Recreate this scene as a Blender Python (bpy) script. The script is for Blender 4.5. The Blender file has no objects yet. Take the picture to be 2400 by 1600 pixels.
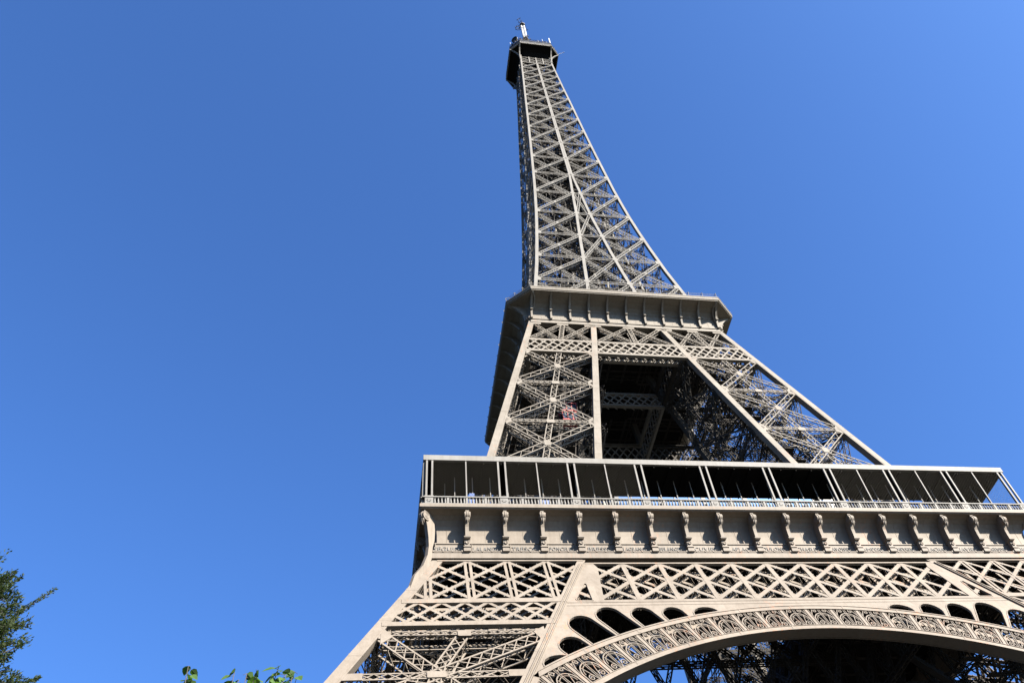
import bpy, math, random
import numpy as np
from mathutils import Vector, Matrix
from mathutils.geometry import tessellate_polygon
random.seed(7)
rng = np.random.default_rng(11)
sc = bpy.context.scene
COL = sc.collection
R = math.radians

# ------------------------------------------------------------------ camera
CAM = Vector((-38.353, -102.722, 1.711))
yaw, pitch, roll = R(19.0896), R(54.0587), R(-11.8561)
fw = Vector((math.sin(yaw)*math.cos(pitch), math.cos(yaw)*math.cos(pitch), math.sin(pitch)))
rt0 = Vector((math.cos(yaw), -math.sin(yaw), 0)); up0 = rt0.cross(fw)
rt = math.cos(roll)*rt0 + math.sin(roll)*up0
up = -math.sin(roll)*rt0 + math.cos(roll)*up0
cd = bpy.data.cameras.new('camera'); cam = bpy.data.objects.new('camera', cd); COL.objects.link(cam)
cam.matrix_world = Matrix(((rt.x, up.x, -fw.x, CAM.x), (rt.y, up.y, -fw.y, CAM.y), (rt.z, up.z, -fw.z, CAM.z), (0, 0, 0, 1)))
cd.sensor_width = 36; cd.lens = 1944.086*36/2400
cd.shift_x = -129.2/2400; cd.shift_y = -162.2/2400
cd.clip_start = .3; cd.clip_end = 8000
sc.camera = cam

# ------------------------------------------------------------------ light
SUN = Vector((.865, -1.0, .88)).normalized()
sun_el = math.asin(SUN.z); sun_az = math.atan2(SUN.x, SUN.y)      # clockwise from +Y
world = bpy.data.worlds.new('World'); sc.world = world; world.use_nodes = True
nt = world.node_tree; nt.nodes.clear()
sky = nt.nodes.new('ShaderNodeTexSky'); sky.sky_type = 'NISHITA'; sky.sun_disc = False
sky.sun_elevation = sun_el; sky.sun_rotation = sun_az
sky.air_density = 1.0; sky.dust_density = 2.6; sky.ozone_density = 2.5; sky.altitude = 0
bg = nt.nodes.new('ShaderNodeBackground'); bg.inputs['Strength'].default_value = .05
out = nt.nodes.new('ShaderNodeOutputWorld')
tint = nt.nodes.new('ShaderNodeMix'); tint.data_type = 'RGBA'; tint.blend_type = 'MULTIPLY'; tint.inputs[0].default_value = 1
tint.inputs[7].default_value = (.385, .66, 1.08, 1)
nt.links.new(sky.outputs[0], tint.inputs[6]); nt.links.new(tint.outputs[2], bg.inputs[0]); nt.links.new(bg.outputs[0], out.inputs[0])
sl = bpy.data.lights.new('sun', 'SUN'); sl.energy = 5.0; sl.angle = R(.5); sl.color = (1, .93, .82)
so = bpy.data.objects.new('sun', sl); COL.objects.link(so)
so.rotation_euler = SUN.to_track_quat('Z', 'Y').to_euler(); so.location = (60, -60, 200)
sc.view_settings.view_transform = 'Standard'; sc.view_settings.look = 'None'
sc.view_settings.gamma = 1; sc.view_settings.use_curve_mapping = False
sc.view_settings.exposure = 2.45

# ------------------------------------------------------------------ materials
def newmat(name):
    m = bpy.data.materials.new(name); m.use_nodes = True
    return m, m.node_tree, m.node_tree.nodes['Principled BSDF']
def ramp(nt, fac, stops):
    r = nt.nodes.new('ShaderNodeValToRGB'); e = r.color_ramp.elements
    while len(e) < len(stops): e.new(.5)
    for el, (p, c) in zip(e, stops): el.position = p; el.color = (*c, 1)
    nt.links.new(fac, r.inputs[0]); return r.outputs[0]
def noise(nt, vec, scale, detail=4, rough=.55):
    n = nt.nodes.new('ShaderNodeTexNoise'); n.inputs['Scale'].default_value = scale
    n.inputs['Detail'].default_value = detail; n.inputs['Roughness'].default_value = rough
    nt.links.new(vec, n.inputs['Vector']); return n.outputs['Fac']
def mixc(nt, fac, a, b, mode='MIX'):
    m = nt.nodes.new('ShaderNodeMix'); m.data_type = 'RGBA'; m.blend_type = mode
    for s, v in ((0, fac), (6, a), (7, b)):
        if hasattr(v, 'is_linked') or hasattr(v, 'links'): nt.links.new(v, m.inputs[s])
        else: m.inputs[s].default_value = v if s == 0 else (*v, 1)
    return m.outputs[2]
K = .71      # the whole palette is kept low against the bright sun
def paint(name, col, rust=0.0, rough=.5, upper=None):
    col = tuple(x*K for x in col); upper = tuple(x*K for x in upper) if upper else None
    m, nt, p = newmat(name)
    tc = nt.nodes.new('ShaderNodeNewGeometry')
    pos = tc.outputs['Position']
    n1 = noise(nt, pos, .35, 5); n2 = noise(nt, pos, 3.0, 4)
    c = ramp(nt, n1, [(.3, tuple(x*.93 for x in col)), (.7, tuple(min(1, x*1.09) for x in col))])
    if upper:      # the tower is painted in graded shades; the upper stage is paler and greyer
        c2 = ramp(nt, n1, [(.3, tuple(x*.94 for x in upper)), (.7, tuple(min(1, x*1.08) for x in upper))])
        sx = nt.nodes.new('ShaderNodeSeparateXYZ'); nt.links.new(pos, sx.inputs[0])
        mr = nt.nodes.new('ShaderNodeMapRange'); mr.inputs['From Min'].default_value = 58; mr.inputs['From Max'].default_value = 75
        nt.links.new(sx.outputs[2], mr.inputs['Value']); c = mixc(nt, mr.outputs[0], c, c2)
    mp2 = nt.nodes.new('ShaderNodeMapping'); mp2.inputs['Scale'].default_value = (3.0, 3.0, .3); nt.links.new(pos, mp2.inputs[0])
    st_ = ramp(nt, noise(nt, mp2.outputs[0], 1.0, 5, .65), [(.36, (.74, .72, .69)), (.56, (1, 1, 1))])
    c = mixc(nt, .45, c, st_, 'MULTIPLY')
    sn = nt.nodes.new('ShaderNodeVectorMath'); sn.operation = 'SNAP'; sn.inputs[1].default_value = (3.83, 3.83, 2.15); nt.links.new(pos, sn.inputs[0])
    wn = nt.nodes.new('ShaderNodeTexWhiteNoise'); nt.links.new(sn.outputs[0], wn.inputs['Vector'])      # plates repainted at different times
    c = mixc(nt, 1.0, c, ramp(nt, wn.outputs['Value'], [(0, (.93, .92, .91)), (1, (1.04, 1.04, 1.04))]), 'MULTIPLY')
    d = ramp(nt, n2, [(.35, (.86, .84, .82)), (.6, (1, 1, 1))])
    c = mixc(nt, .4, c, d, 'MULTIPLY')
    if rust:
        mp = nt.nodes.new('ShaderNodeMapping'); mp.inputs['Scale'].default_value = (2.2, 2.2, .22)
        nt.links.new(pos, mp.inputs[0])
        s = noise(nt, mp.outputs[0], 1.6, 6, .7); g = noise(nt, pos, .16, 2)
        a = ramp(nt, s, [(.53, (0, 0, 0)), (.74, (1, 1, 1))]); b = ramp(nt, g, [(.52, (0, 0, 0)), (.68, (1, 1, 1))])
        k = mixc(nt, 1.0, a, b, 'MULTIPLY')
        kk = nt.nodes.new('ShaderNodeMath'); kk.operation = 'MULTIPLY'; nt.links.new(k, kk.inputs[0]); kk.inputs[1].default_value = rust
        c = mixc(nt, kk.outputs[0], c, (.26, .10, .045))
    nt.links.new(c, p.inputs['Base Color'])
    p.inputs['Roughness'].default_value = rough+.12; p.inputs['Specular IOR Level'].default_value = .12
    b = nt.nodes.new('ShaderNodeBump'); b.inputs['Strength'].default_value = .1; b.inputs['Distance'].default_value = .02
    nt.links.new(n2, b.inputs['Height']); nt.links.new(b.outputs[0], p.inputs['Normal'])
    return m
def plain(name, col, rough=.6, metal=0.0):
    col = tuple(x*K for x in col)
    m, nt, p = newmat(name)
    g = nt.nodes.new('ShaderNodeNewGeometry'); n = noise(nt, g.outputs['Position'], 2.5, 4)
    c = ramp(nt, n, [(.3, tuple(x*.8 for x in col)), (.7, tuple(min(1, x*1.12) for x in col))])
    nt.links.new(c, p.inputs['Base Color']); p.inputs['Roughness'].default_value = rough; p.inputs['Metallic'].default_value = metal
    return m
M_LOW = paint('warm_beige_iron_paint', (.176, .151, .125), rust=1.0, upper=(.172, .154, .131))
M_MID = paint('beige_iron_paint', (.172, .154, .131), rust=.35)
M_TOP = paint('pale_grey_beige_iron_paint', (.168, .160, .147))
M_IN = paint('shade_darkened_iron_paint', (.036, .031, .027), rough=.6)  # interior shade put into the iron colour; roof equipment and campanile use it too
M_IN2 = paint('interior_shade_iron_paint', (.05, .045, .04), rough=.6)  # same paint as the outer iron, darkened to stand in for interior shade
M_CAN = paint('pale_grey_canopy_paint', (.165, .158, .148), rough=.5)
M_SOF = plain('shade_black_soffit', (.009, .008, .007), .9)  # near-black colour carries the shade under the canopy and top platform
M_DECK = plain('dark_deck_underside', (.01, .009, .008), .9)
M_NET = plain('dull_steel_wire', (.075, .068, .055), .7)
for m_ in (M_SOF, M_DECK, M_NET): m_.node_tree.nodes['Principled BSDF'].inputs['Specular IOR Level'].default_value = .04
M_WHITE = plain('white_painted_metal', (.42, .43, .44), .4)
M_DARK = plain('dark_grey_metal', (.03, .03, .033), .5)
M_RED = plain('red_painted_metal', (.24, .010, .007), .7)
M_BLUE = plain('blue_panel_paint', (.02, .06, .2), .5)
M_CREAM = plain('cream_canvas', (.28, .26, .2), .8)
M_BULB = plain('frosted_lamp_glass', (.3, .29, .27), .3)
mg, ntg, pg = newmat('reflective_pavilion_glass')
pg.inputs['Base Color'].default_value = (.32, .39, .46, 1); pg.inputs['Metallic'].default_value = .9; pg.inputs['Roughness'].default_value = .06
M_GLASS = mg
def leafmat(name, a, b):
    a = tuple(x*.8 for x in a); b = tuple(x*.8 for x in b)
    m, nt, p = newmat(name)
    oi = nt.nodes.new('ShaderNodeNewGeometry')
    n = noise(nt, oi.outputs['Position'], 1.7, 3)
    rnd = oi.outputs['Random Per Island']
    c1 = ramp(nt, n, [(.35, a), (.65, b)])
    c2 = ramp(nt, rnd, [(0, (.7, .72, .6)), (1, (1.25, 1.2, 1.1))])
    c = mixc(nt, .9, c1, c2, 'MULTIPLY')
    nt.links.new(c, p.inputs['Base Color']); p.inputs['Roughness'].default_value = .65; p.inputs['Specular IOR Level'].default_value = .2
    tr = nt.nodes.new('ShaderNodeBsdfTranslucent'); mx = nt.nodes.new('ShaderNodeMixShader'); mx.inputs[0].default_value = .35
    t2 = mixc(nt, 1.0, c, (1.3, 1.5, .55), 'MULTIPLY'); nt.links.new(t2, tr.inputs[0])
    nt.links.new(p.outputs[0], mx.inputs[1]); nt.links.new(tr.outputs[0], mx.inputs[2])
    nt.links.new(mx.outputs[0], nt.nodes['Material Output'].inputs[0])
    return m
M_LEAFD = leafmat('dark_green_leaves', (.014, .026, .008), (.034, .05, .015))
M_LEAFL = leafmat('fresh_green_leaves', (.034, .075, .02), (.062, .115, .033))
M_BARK = plain('grey_brown_bark', (.05, .038, .03), .9)
mgr, ngr, pgr = newmat('lawn_grass')
gg = ngr.nodes.new('ShaderNodeNewGeometry'); nn = noise(ngr, gg.outputs['Position'], .6, 8)
ngr.links.new(ramp(ngr, nn, [(.3, (.005, .008, .003)), (.7, (.010, .013, .006))]), pgr.inputs['Base Color']); pgr.inputs['Roughness'].default_value = .9
M_GRASS = mgr
M_GRAVEL = plain('grey_gravel', (.014, .013, .011), .9)

# ------------------------------------------------------------------ builders
class MB:
    def __init__(s): s.V = []; s.F = []; s.n = 0
    def add(s, vs, fs):
        s.V.append(np.asarray(vs, float).reshape(-1, 3)); b = s.n
        s.F.extend([tuple(i+b for i in f) for f in fs]); s.n += len(s.V[-1])
    BOXF = [(0, 1, 2, 3), (7, 6, 5, 4), (0, 4, 5, 1), (1, 5, 6, 2), (2, 6, 7, 3), (3, 7, 4, 0)]
    def hexa(s, eight): s.add(eight, MB.BOXF)
    def bar(s, a, b, n, w, t, off=0.0):
        """box bar from a to b, outer face at offset off along n, width w across, thickness t inward"""
        a = np.asarray(a, float); b = np.asarray(b, float); n = np.asarray(n, float)
        d = b-a; L = np.linalg.norm(d)
        if L < 1e-4: return
        d /= L; n = n-d*(n@d); ln = np.linalg.norm(n)
        if ln < 1e-5: n = np.array([0, 0, 1.]) if abs(d[2]) < .9 else np.array([1., 0, 0]); n = n-d*(n@d); ln = np.linalg.norm(n)
        n /= ln; sd = np.cross(d, n)*w/2; o = n*off; i = n*(off-t)
        s.hexa([a-sd+o, a+sd+o, a+sd+i, a-sd+i, b-sd+o, b+sd+o, b+sd+i, b-sd+i])
    def box(s, lo, hi):
        (x0, y0, z0), (x1, y1, z1) = lo, hi
        s.hexa([(x0, y0, z0), (x1, y0, z0), (x1, y1, z0), (x0, y1, z0), (x0, y0, z1), (x1, y0, z1), (x1, y1, z1), (x0, y1, z1)])
    def tube(s, pts, rad, k=6):
        pts = [Vector(p) for p in pts]
        if not hasattr(rad, '__len__'): rad = [rad]*len(pts)
        vs = []
        for i, p in enumerate(pts):
            d = (pts[min(i+1, len(pts)-1)]-pts[max(i-1, 0)]).normalized()
            a = d.orthogonal().normalized() if i == 0 else (a-d*(a.dot(d))).normalized()
            b = d.cross(a)
            for j in range(k):
                t = 2*math.pi*j/k; q = p+(a*math.cos(t)+b*math.sin(t))*rad[i]; vs.append(tuple(q))
        fs = []
        for i in range(len(pts)-1):
            for j in range(k):
                fs.append((i*k+j, i*k+(j+1) % k, (i+1)*k+(j+1) % k, (i+1)*k+j))
        fs.append(tuple(range(k-1, -1, -1))); fs.append(tuple(range((len(pts)-1)*k, len(pts)*k)))
        s.add(vs, fs)
    def plate(s, outer, holes, mp, t):
        """flat plate with holes; 2-D points mapped by mp(u, z, inward)"""
        loops = [[Vector((x, y, 0)) for x, y in L] for L in [outer]+holes]
        tris = tessellate_polygon(loops)
        flat = [p for L in [outer]+holes for p in L]; N = len(flat)
        vs = [mp(x, y, 0) for x, y in flat]+[mp(x, y, t) for x, y in flat]
        fs = [tuple(tr) for tr in tris]+[tuple(i+N for i in reversed(tr)) for tr in tris]
        b = 0
        for L in [outer]+holes:
            k = len(L)
            for i in range(k):
                j = (i+1) % k; fs.append((b+i, b+j, b+j+N, b+i+N))
            b += k
        s.add(vs, fs)
    def build(s, name, mat, parent=None, xf=None, smooth=False):
        V = np.concatenate(s.V) if s.V else np.zeros((0, 3))
        if xf is not None: V = xf(V)
        me = bpy.data.meshes.new(name); me.from_pydata([tuple(v) for v in V.tolist()], [], s.F); me.update()
        me.materials.append(mat)
        if smooth: me.polygons.foreach_set('use_smooth', [True]*len(me.polygons))
        o = bpy.data.objects.new(name, me); COL.objects.link(o)
        if parent is not None: o.parent = parent
        return o

def laced(mb, a, b, n, w, d, c=.12, l=.06, pitch=None, cross=False, back=True, sides=True, off=0.0):
    """built-up girder: four chord flats with zigzag lacing between them"""
    a = np.asarray(a, float); b = np.asarray(b, float); n = np.asarray(n, float)
    D = b-a; L = np.linalg.norm(D)
    if L < .3: return
    D /= L; n = n-D*(n@D); n /= np.linalg.norm(n); sd = np.cross(D, n)
    a = a+n*off; b = b+n*off
    e = (w-c)/2
    for sg in (-1, 1):
        mb.bar(a+sd*e*sg, b+sd*e*sg, n, c, c*.6)
        if back: mb.bar(a+sd*e*sg-n*(d-c*.6), b+sd*e*sg-n*(d-c*.6), n, c, c*.6)
    k = max(2, int(round(L/(pitch or w)))); st = L/k
    for i in range(k):
        p, q = a+D*st*i, a+D*st*(i+1); s1 = 1 if i % 2 else -1
        mb.bar(p+sd*e*s1, q-sd*e*s1, n, l, l*.5, -.01)
        if cross: mb.bar(p-sd*e*s1, q+sd*e*s1, n, l, l*.5, -.03)
        if back: mb.bar(p-sd*e*s1-n*(d-.04), q+sd*e*s1-n*(d-.04), n, l, l*.5)
        if sides:
            for sg in (-1, 1):
                i0, i1 = (0, d-c*.3) if i % 2 else (d-c*.3, 0)
                mb.bar(p+sd*e*sg-n*i0, q+sd*e*sg-n*i1, sd*sg, l, l*.5, c*.4)

# ------------------------------------------------------------------ profile of the tower
ZS = [0, 51.54, 57, 68, 110.8, 116, 119, 125.4, 134.7, 144.6, 152, 159.1, 165, 173.4, 187.5, 199.5, 215, 230, 245, 262.5, 276]
HS = [60, 34.12, 31.3, 28.02, 17.36, 16.15, 15.7, 14.75, 13.5, 12.4, 11.65, 11.0, 10.55, 9.95, 9.15, 8.5, 7.75, 7.05, 6.3, 5.5, 5.0]
ZI = [0, 51.6, 57, 68, 104, 110.8, 116, 124.3, 127.7, 138.1, 148.5, 158.6, 169.4, 180, 276]
HI = [43.9, 19.0, 16.6, 13.35, 6.8, 5.65, 5.15, 4.3, 3.95, 3.0, 2.15, 1.3, .68, .02, .02]
def h(z): return float(np.interp(z, ZS, HS))
def hi(z): return float(np.interp(z, ZI, HI))
def co(z): return float(np.interp(z, [0, 52, 68, 111, 116, 125, 200, 270], [1.25, 1.1, 1.0, .95, .8, .66, .58, .5]))
def ci(z): return float(np.interp(z, [0, 52, 68, 111, 116, 125, 170, 190, 230, 270], [.95, .8, .95, .95, .75, .64, .6, .48, .36, .28]))
def slope(f, z): return (f(z-.5)-f(z+.5))
def FRONT(V): return np.stack([V[:, 0], -V[:, 1], V[:, 2]], 1)
def LEFT(V): return np.stack([-V[:, 1], V[:, 0], V[:, 2]], 1)
def P(u, z, f=h, o=0.0): return np.array([u, f(z)+o, z])
def NRM(z, f=h):
    v = np.array([0, 1, slope(f, z)]); return v/np.linalg.norm(v)

def empty(name, loc=(0, 0, 0)):
    o = bpy.data.objects.new(name, None); COL.objects.link(o); o.location = loc; return o
def tag(o, label=None, cat=None, group=None, kind=None):
    if label: o['label'] = label
    if cat: o['category'] = cat
    if group: o['group'] = group
    if kind: o['kind'] = kind
    return o
TOWER = empty('iron_tower')
tag(TOWER, 'tall beige lattice iron tower on arches, the only building in the picture', 'tower')
def copy4(o):
    """the same part on the other three sides (rotations about the tower axis)"""
    res = [o]
    for k in (1, 2, 3):
        r = o.copy(); COL.objects.link(r); r.parent = TOWER; r.rotation_euler = (0, 0, -k*math.pi/2)
        for ch in list(o.children):
            c = ch.copy(); COL.objects.link(c); c.parent = r
        res.append(r)
    return res

# ------------------------------------------------------------------ legs from the ground to the second gallery
def column(mb, fx, fy, z0, z1, w, extra=()):
    """hollow corner post whose outer corner follows (-fx, -fy)"""
    zs = sorted(set([z0, z1]+[z for z in list(ZS)+list(ZI)+list(extra) if z0 < z < z1]))
    for a, b in zip(zs[:-1], zs[1:]):
        q = []
        for z in (a, b):
            x = -fx(z); y = fy(z); c = w(z); sx = 1 if fx is h else -1; sy = -1 if fy is h else 1
            q += [(x, y, z), (x+sx*c, y, z), (x+sx*c, y+sy*c, z), (x, y+sy*c, z)]
        mb.hexa(q)

leg_col = MB()
column(leg_col, h, h, 0, 116, co); column(leg_col, hi, h, 0, 116, ci); column(leg_col, h, hi, 0, 116, ci)
for off in (.8,):      # cover seam and joint plates on the outer faces of the posts
    sm = MB()
    for a, b in ((0, 51.3), (68, 110.6)):
        for z0, z1 in zip(np.linspace(a, b, 13)[:-1], np.linspace(a, b, 13)[1:]):
            sm.bar(P(-h(z0)+off*co(z0), z0, o=.02), P(-h(z1)+off*co(z1), z1, o=.02), NRM(z0), .05, .03)
            sm.bar(P(-h(z0)+.02, z0, o=.012), P(-h(z0)+co(z0)-.02, z0, o=.012), NRM(z0), .3, .03)
            sm.bar(P(-hi(z0)-ci(z0)+.02, z0, o=.012), P(-hi(z0)-.02, z0, o=.012), NRM(z0), .3, .03)
    for z0, z1 in zip(np.linspace(30, 51.2, 8)[:-1], np.linspace(30, 51.2, 8)[1:]):
        for e in (.08, .42): sm.bar(P(-hi(z0)-e, z0, o=.2), P(-hi(z1)-e, z1, o=.2), NRM(40), .09, .2)
    for V, F0 in zip(sm.V, [None]*len(sm.V)):
        leg_col.add(V, MB.BOXF); W = V.copy(); W[:, 0], W[:, 1] = -V[:, 1], -V[:, 0]; leg_col.add(W, MB.BOXF)
LEG = leg_col.build('leg', M_LOW, TOWER, FRONT)
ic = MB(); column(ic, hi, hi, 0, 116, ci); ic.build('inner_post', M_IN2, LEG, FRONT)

def gusset(mb, u, z, f, w, hh, o=.03, t=.05, k=.8):
    n = NRM(z, f); c = P(u, z, f, o)
    v = np.array([0, -slope(f, z), 1]); v /= np.linalg.norm(v); s = np.array([1., 0, 0])
    pts = [(-w, -hh*k), (-w*k, -hh), (w*k, -hh), (w, -hh*k), (w, hh*k), (w*k, hh), (-w*k, hh), (-w, hh*k)]
    a = [c+s*x+v*y for x, y in pts]; b = [p-n*t for p in a]
    mb.add(a+b, [tuple(range(8)), tuple(range(15, 7, -1))]+[(i, (i+1) % 8, (i+1) % 8+8, i+8) for i in range(8)])
def endplate(mb, u, z, f, du, dz, w, L, o=-.01, t=.05):
    """tapering plate that joins a girder end to the post it meets; (du, dz) points along the girder"""
    q = math.hypot(du, dz); du /= q; dz /= q; e = w*.62/max(.25, abs(du))
    px, pz = u+du*L, z+dz*L
    pts = [(u, z-e), (px+dz*w*.5*(1 if du > 0 else -1), pz-abs(du)*w*.5), (px-dz*w*.5*(1 if du > 0 else -1), pz+abs(du)*w*.5), (u, z+e)]
    a = [P(x, y, f, o) for x, y in pts]; n = NRM(z, f); b = [p_-n*t for p_ in a]
    mb.add(a+b, [(0, 1, 2, 3), (7, 6, 5, 4), (0, 4, 5, 1), (1, 5, 6, 2), (2, 6, 7, 3), (3, 7, 4, 0)])

def leg_panel(z0, z1, f, w, d, c, l, post=True, strut=True, pitch=1.0, midstrut=False, cross=False, off=-.05):
    """one X-braced panel of a leg face between the two posts, z0 below z1; returns its meshes"""
    m = MB()
    uL0, uR0 = -h(z0)+co(z0), -hi(z0)-ci(z0); uL1, uR1 = -h(z1)+co(z1), -hi(z1)-ci(z1)
    zm = (z0+z1)/2; um = (uL0+uR0+uL1+uR1)/4; n = NRM(zm, f)
    # X (true crossing point)
    a = np.array([uL0+.2, z0+.5]); b = np.array([uR1-.2, z1-.5]); c_ = np.array([uR0-.2, z0+.5]); e = np.array([uL1+.2, z1-.5])
    A = np.array([b-a, -(e-c_)]).T; t = np.linalg.solve(A, c_-a); X = a+(b-a)*t[0]
    for q in (a, b, c_, e):
        laced(m, P(q[0], q[1], f), P(X[0], X[1], f), n, w, d, c, l, pitch, cross=cross, off=off)
        endplate(m, q[0]+(-.25 if q[0] < X[0] else .25), q[1]+.05*(q[1]-X[1]), f, X[0]-q[0], X[1]-q[1], w, .62*w)
    if not midstrut: gusset(m, X[0], X[1], f, w*.42, w*.58, .0)
    s = MB()
    if post:
        laced(s, P((uL0+uR0)/2, z0, f), P(X[0], X[1]-.4, f), n, w*.85, d, c*.9, l, pitch*.8, cross=cross, off=off-.12)
        laced(s, P(X[0], X[1]+.4, f), P((uL1+uR1)/2, z1, f), n, w*.85, d, c*.9, l, pitch*.8, cross=cross, off=off-.12)
    if midstrut:
        um0, um1 = -h(X[1])+co(zm), -hi(X[1])-ci(zm)
        laced(s, P(um0, X[1]-.1, f), P(um1, X[1]-.1, f), n, .8, d, .13, l, 1.0, cross=True, off=off)
        gusset(s, um0+.5, X[1]-.1, f, .75, .4, -.02, k=.97); gusset(s, um1-.5, X[1]-.1, f, .75, .4, -.02, k=.97); gusset(s, X[0], X[1]-.1, f, .72, .36, .04, k=.9)
    if strut:
        for dz, dd in ((.0, 0), (-1.0, -d+.25)):
            laced(s, P(uL1, z1+dz*.35, f), P(uR1, z1+dz*.35, f), n, .6, .45, .1, l, .8, cross=True, off=off+dd)
        gusset(s, uL1+.25, z1-.2, f, .48, .5, -.03, k=.97); gusset(s, uR1-.25, z1-.2, f, .48, .5, -.03, k=.97); gusset(s, (uL1+uR1)/2, z1-.15, f, .55, .4, .02)
    return m, s

LOWN = [0.5, 10.5, 21.0, 31.2, 41.0]
for z0, z1 in zip(LOWN[:-1], LOWN[1:]):
    m, s = leg_panel(z0, z1, h, 1.25, 1.3, .15, .085, pitch=1.15, midstrut=True, post=True, cross=True)
    for xf in (FRONT, LEFT):
        m.build('cross_brace', M_LOW, LEG, xf); s.build('strut', M_LOW, LEG, xf)
MIDN = [58.5, 69.3, 80.1, 90.6, 100.4]
for z0, z1 in zip(MIDN[:-1], MIDN[1:]):
    m, s = leg_panel(z0, z1, h, 1.0, 1.1, .13, .075, pitch=.95, strut=(z1 < 100))
    for xf in (FRONT, LEFT):
        m.build('cross_brace', M_MID, LEG, xf); s.build('strut', M_MID, LEG, xf)
# faces of the leg that look into the tower
inn = MB()
for L in (LOWN, MIDN):
    for z0, z1 in zip(L[:-1], L[1:]):
        for m in leg_panel(z0, z1, hi, .9, .9, .13, .09, pitch=1.3, strut=True):
            inn.V += m.V; inn.F += [tuple(i+inn.n for i in f) for f in m.F]; inn.n += m.n
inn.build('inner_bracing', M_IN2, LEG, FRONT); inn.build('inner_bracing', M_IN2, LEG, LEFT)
# level diaphragms, lift track and stairs inside the leg
dia = MB()
for z in LOWN[1:]+MIDN[:-1]+[45.2, 104.5]:
    a, b = h(z)-.5, hi(z)+.4
    for p, q in (((a, a), (b, b)), ((a, b), (b, a)), ((a, (a+b)/2), (b, (a+b)/2)), (((a+b)/2, a), ((a+b)/2, b))):
        laced(dia, (-p[0], p[1], z), (-q[0], q[1], z), (0, 0, 1), .6, .6, .12, .08, 1.3)
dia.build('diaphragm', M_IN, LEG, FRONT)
trk = MB(); st = MB()
for z0, z1 in list(zip(LOWN[:-1], LOWN[1:]))+[(41, 51), (51, 58.5)]+list(zip(MIDN[:-1], MIDN[1:]))+[(100.4, 111)]:
    def ctr(z, fx, fy): a, b = h(z), hi(z); return (-(a+(b-a)*fx), a+(b-a)*fy, z)
    for fx, fy in ((.36, .3), (.36, .46), (.64, .3), (.64, .46)):
        laced(trk, ctr(z0, fx, fy), ctr(z1, fx, fy), (0, 1, .3), .55, .8, .14, .09, .9)
    k = int((z1-z0)/1.2)
    for i in range(k):
        za = z0+(z1-z0)*i/k
        trk.bar(ctr(za, .36, .3), ctr(za, .64, .3), (0, 1, .3), .16, .16)
        zb = z0+(z1-z0)*(i+1)/k
        trk.bar(ctr(za, .36, .46), ctr(zb, .64, .46), (0, 1, .3), .09, .09)
    # zigzag stairs beside the track
    k = max(2, int((z1-z0)/2.4))
    for i in range(k):
        za = z0+(z1-z0)*i/k; zb = z0+(z1-z0)*(i+1)/k
        fa, fb = ((.16, .82) if i % 2 else (.82, .16))
        for fy in (.66, .72):
            pa, pb = ctr(za, fa, fy), ctr(zb, fb, fy)
            st.bar(pa, pb, (0, 1, 0), .07, .22)
            st.bar(np.array(pa)+(0, 0, 1.05), np.array(pb)+(0, 0, 1.05), (0, 1, 0), .05, .05)
            for t in np.linspace(0, 1, 9): q = np.array(pa)*(1-t)+np.array(pb)*t; st.bar(q, q+(0, 0, 1.05), (0, 1, 0), .035, .035)
        st.bar(ctr(zb, .16, .66), ctr(zb, .16, .82), (0, 0, 1), .9, .08); st.bar(ctr(zb, .82, .66), ctr(zb, .82, .82), (0, 0, 1), .9, .08)
    for fx, fy in ((.14, .6), (.85, .6), (.14, .84), (.85, .84)):
        st.bar(ctr(z0, fx, fy), ctr(z1, fx, fy), (0, 1, 0), .12, .12)
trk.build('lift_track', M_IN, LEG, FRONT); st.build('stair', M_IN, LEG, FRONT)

# belt of flat-bar trussing across each leg face
def lattice(mb, u0, u1, z0, z1, f, spacing, run, w, t, o=0.0, lim=None, studs=None):
    """crossing flat bars clipped to a trapezium between u0(z), u1(z)"""
    n = NRM((z0+z1)/2, f); H = z1-z0
    lo = min(u0(z0), u0(z1))-run; hi_ = max(u1(z0), u1(z1))+run
    k0 = math.floor(lo/spacing); k1 = math.ceil(hi_/spacing)
    for sg in (1, -1):
        for k in range(k0, k1+1):
            ub = k*spacing; ut = ub+sg*run
            ts = [t_ for t_ in np.linspace(0, 1, 61) if u0(z0+H*t_) <= ub+(ut-ub)*t_ <= u1(z0+H*t_)]
            if len(ts) < 4: continue
            a, b = ts[0], ts[-1]
            pa = P(ub+(ut-ub)*a, z0+H*a, f, o+(.012 if sg > 0 else 0)); pb = P(ub+(ut-ub)*b, z0+H*b, f, o+(.012 if sg > 0 else 0))
            mb.bar(pa, pb, n, w, t)
            if studs is not None: studs.append((pa, pb, n, w))
studs = []
def leg_in(z): return -h(z)+co(z)*.9
def leg_out(z): return -hi(z)-ci(z)*.9
def flange(mb, z0, z1, ua, ub, f, o=.04, t=.3, d=.5):
    zm = (z0+z1)/2; n = NRM(zm, f)
    mb.bar(P(ua(zm), zm, f, o), P(ub(zm), zm, f, o), n, z1-z0, .05)
    for z in (z0+.03, z1-.03): mb.bar(P(ua(z), z, f, o-.05), P(ub(z), z, f, o-.05), n, .05, d)
b1 = MB()
lattice(b1, leg_in, leg_out, 42.5, 45.0, h, 2.02, 2.95, .3, .06, -.05, studs=studs)
lattice(b1, leg_in, leg_out, 42.5, 45.0, h, 2.02, 2.95, .2, .06, -1.2)
fin0 = lambda z: leg_in(z)-.5; fin1 = lambda z: leg_out(z)+.45
flange(b1, 44.95, 45.6, fin0, fin1, h, d=.3); flange(b1, 41.85, 42.45, fin0, fin1, h, d=.3)
flange(b1, 45.0, 45.4, leg_in, leg_out, h, o=-1.2); flange(b1, 41.95, 42.4, leg_in, leg_out, h, o=-1.2)
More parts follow.
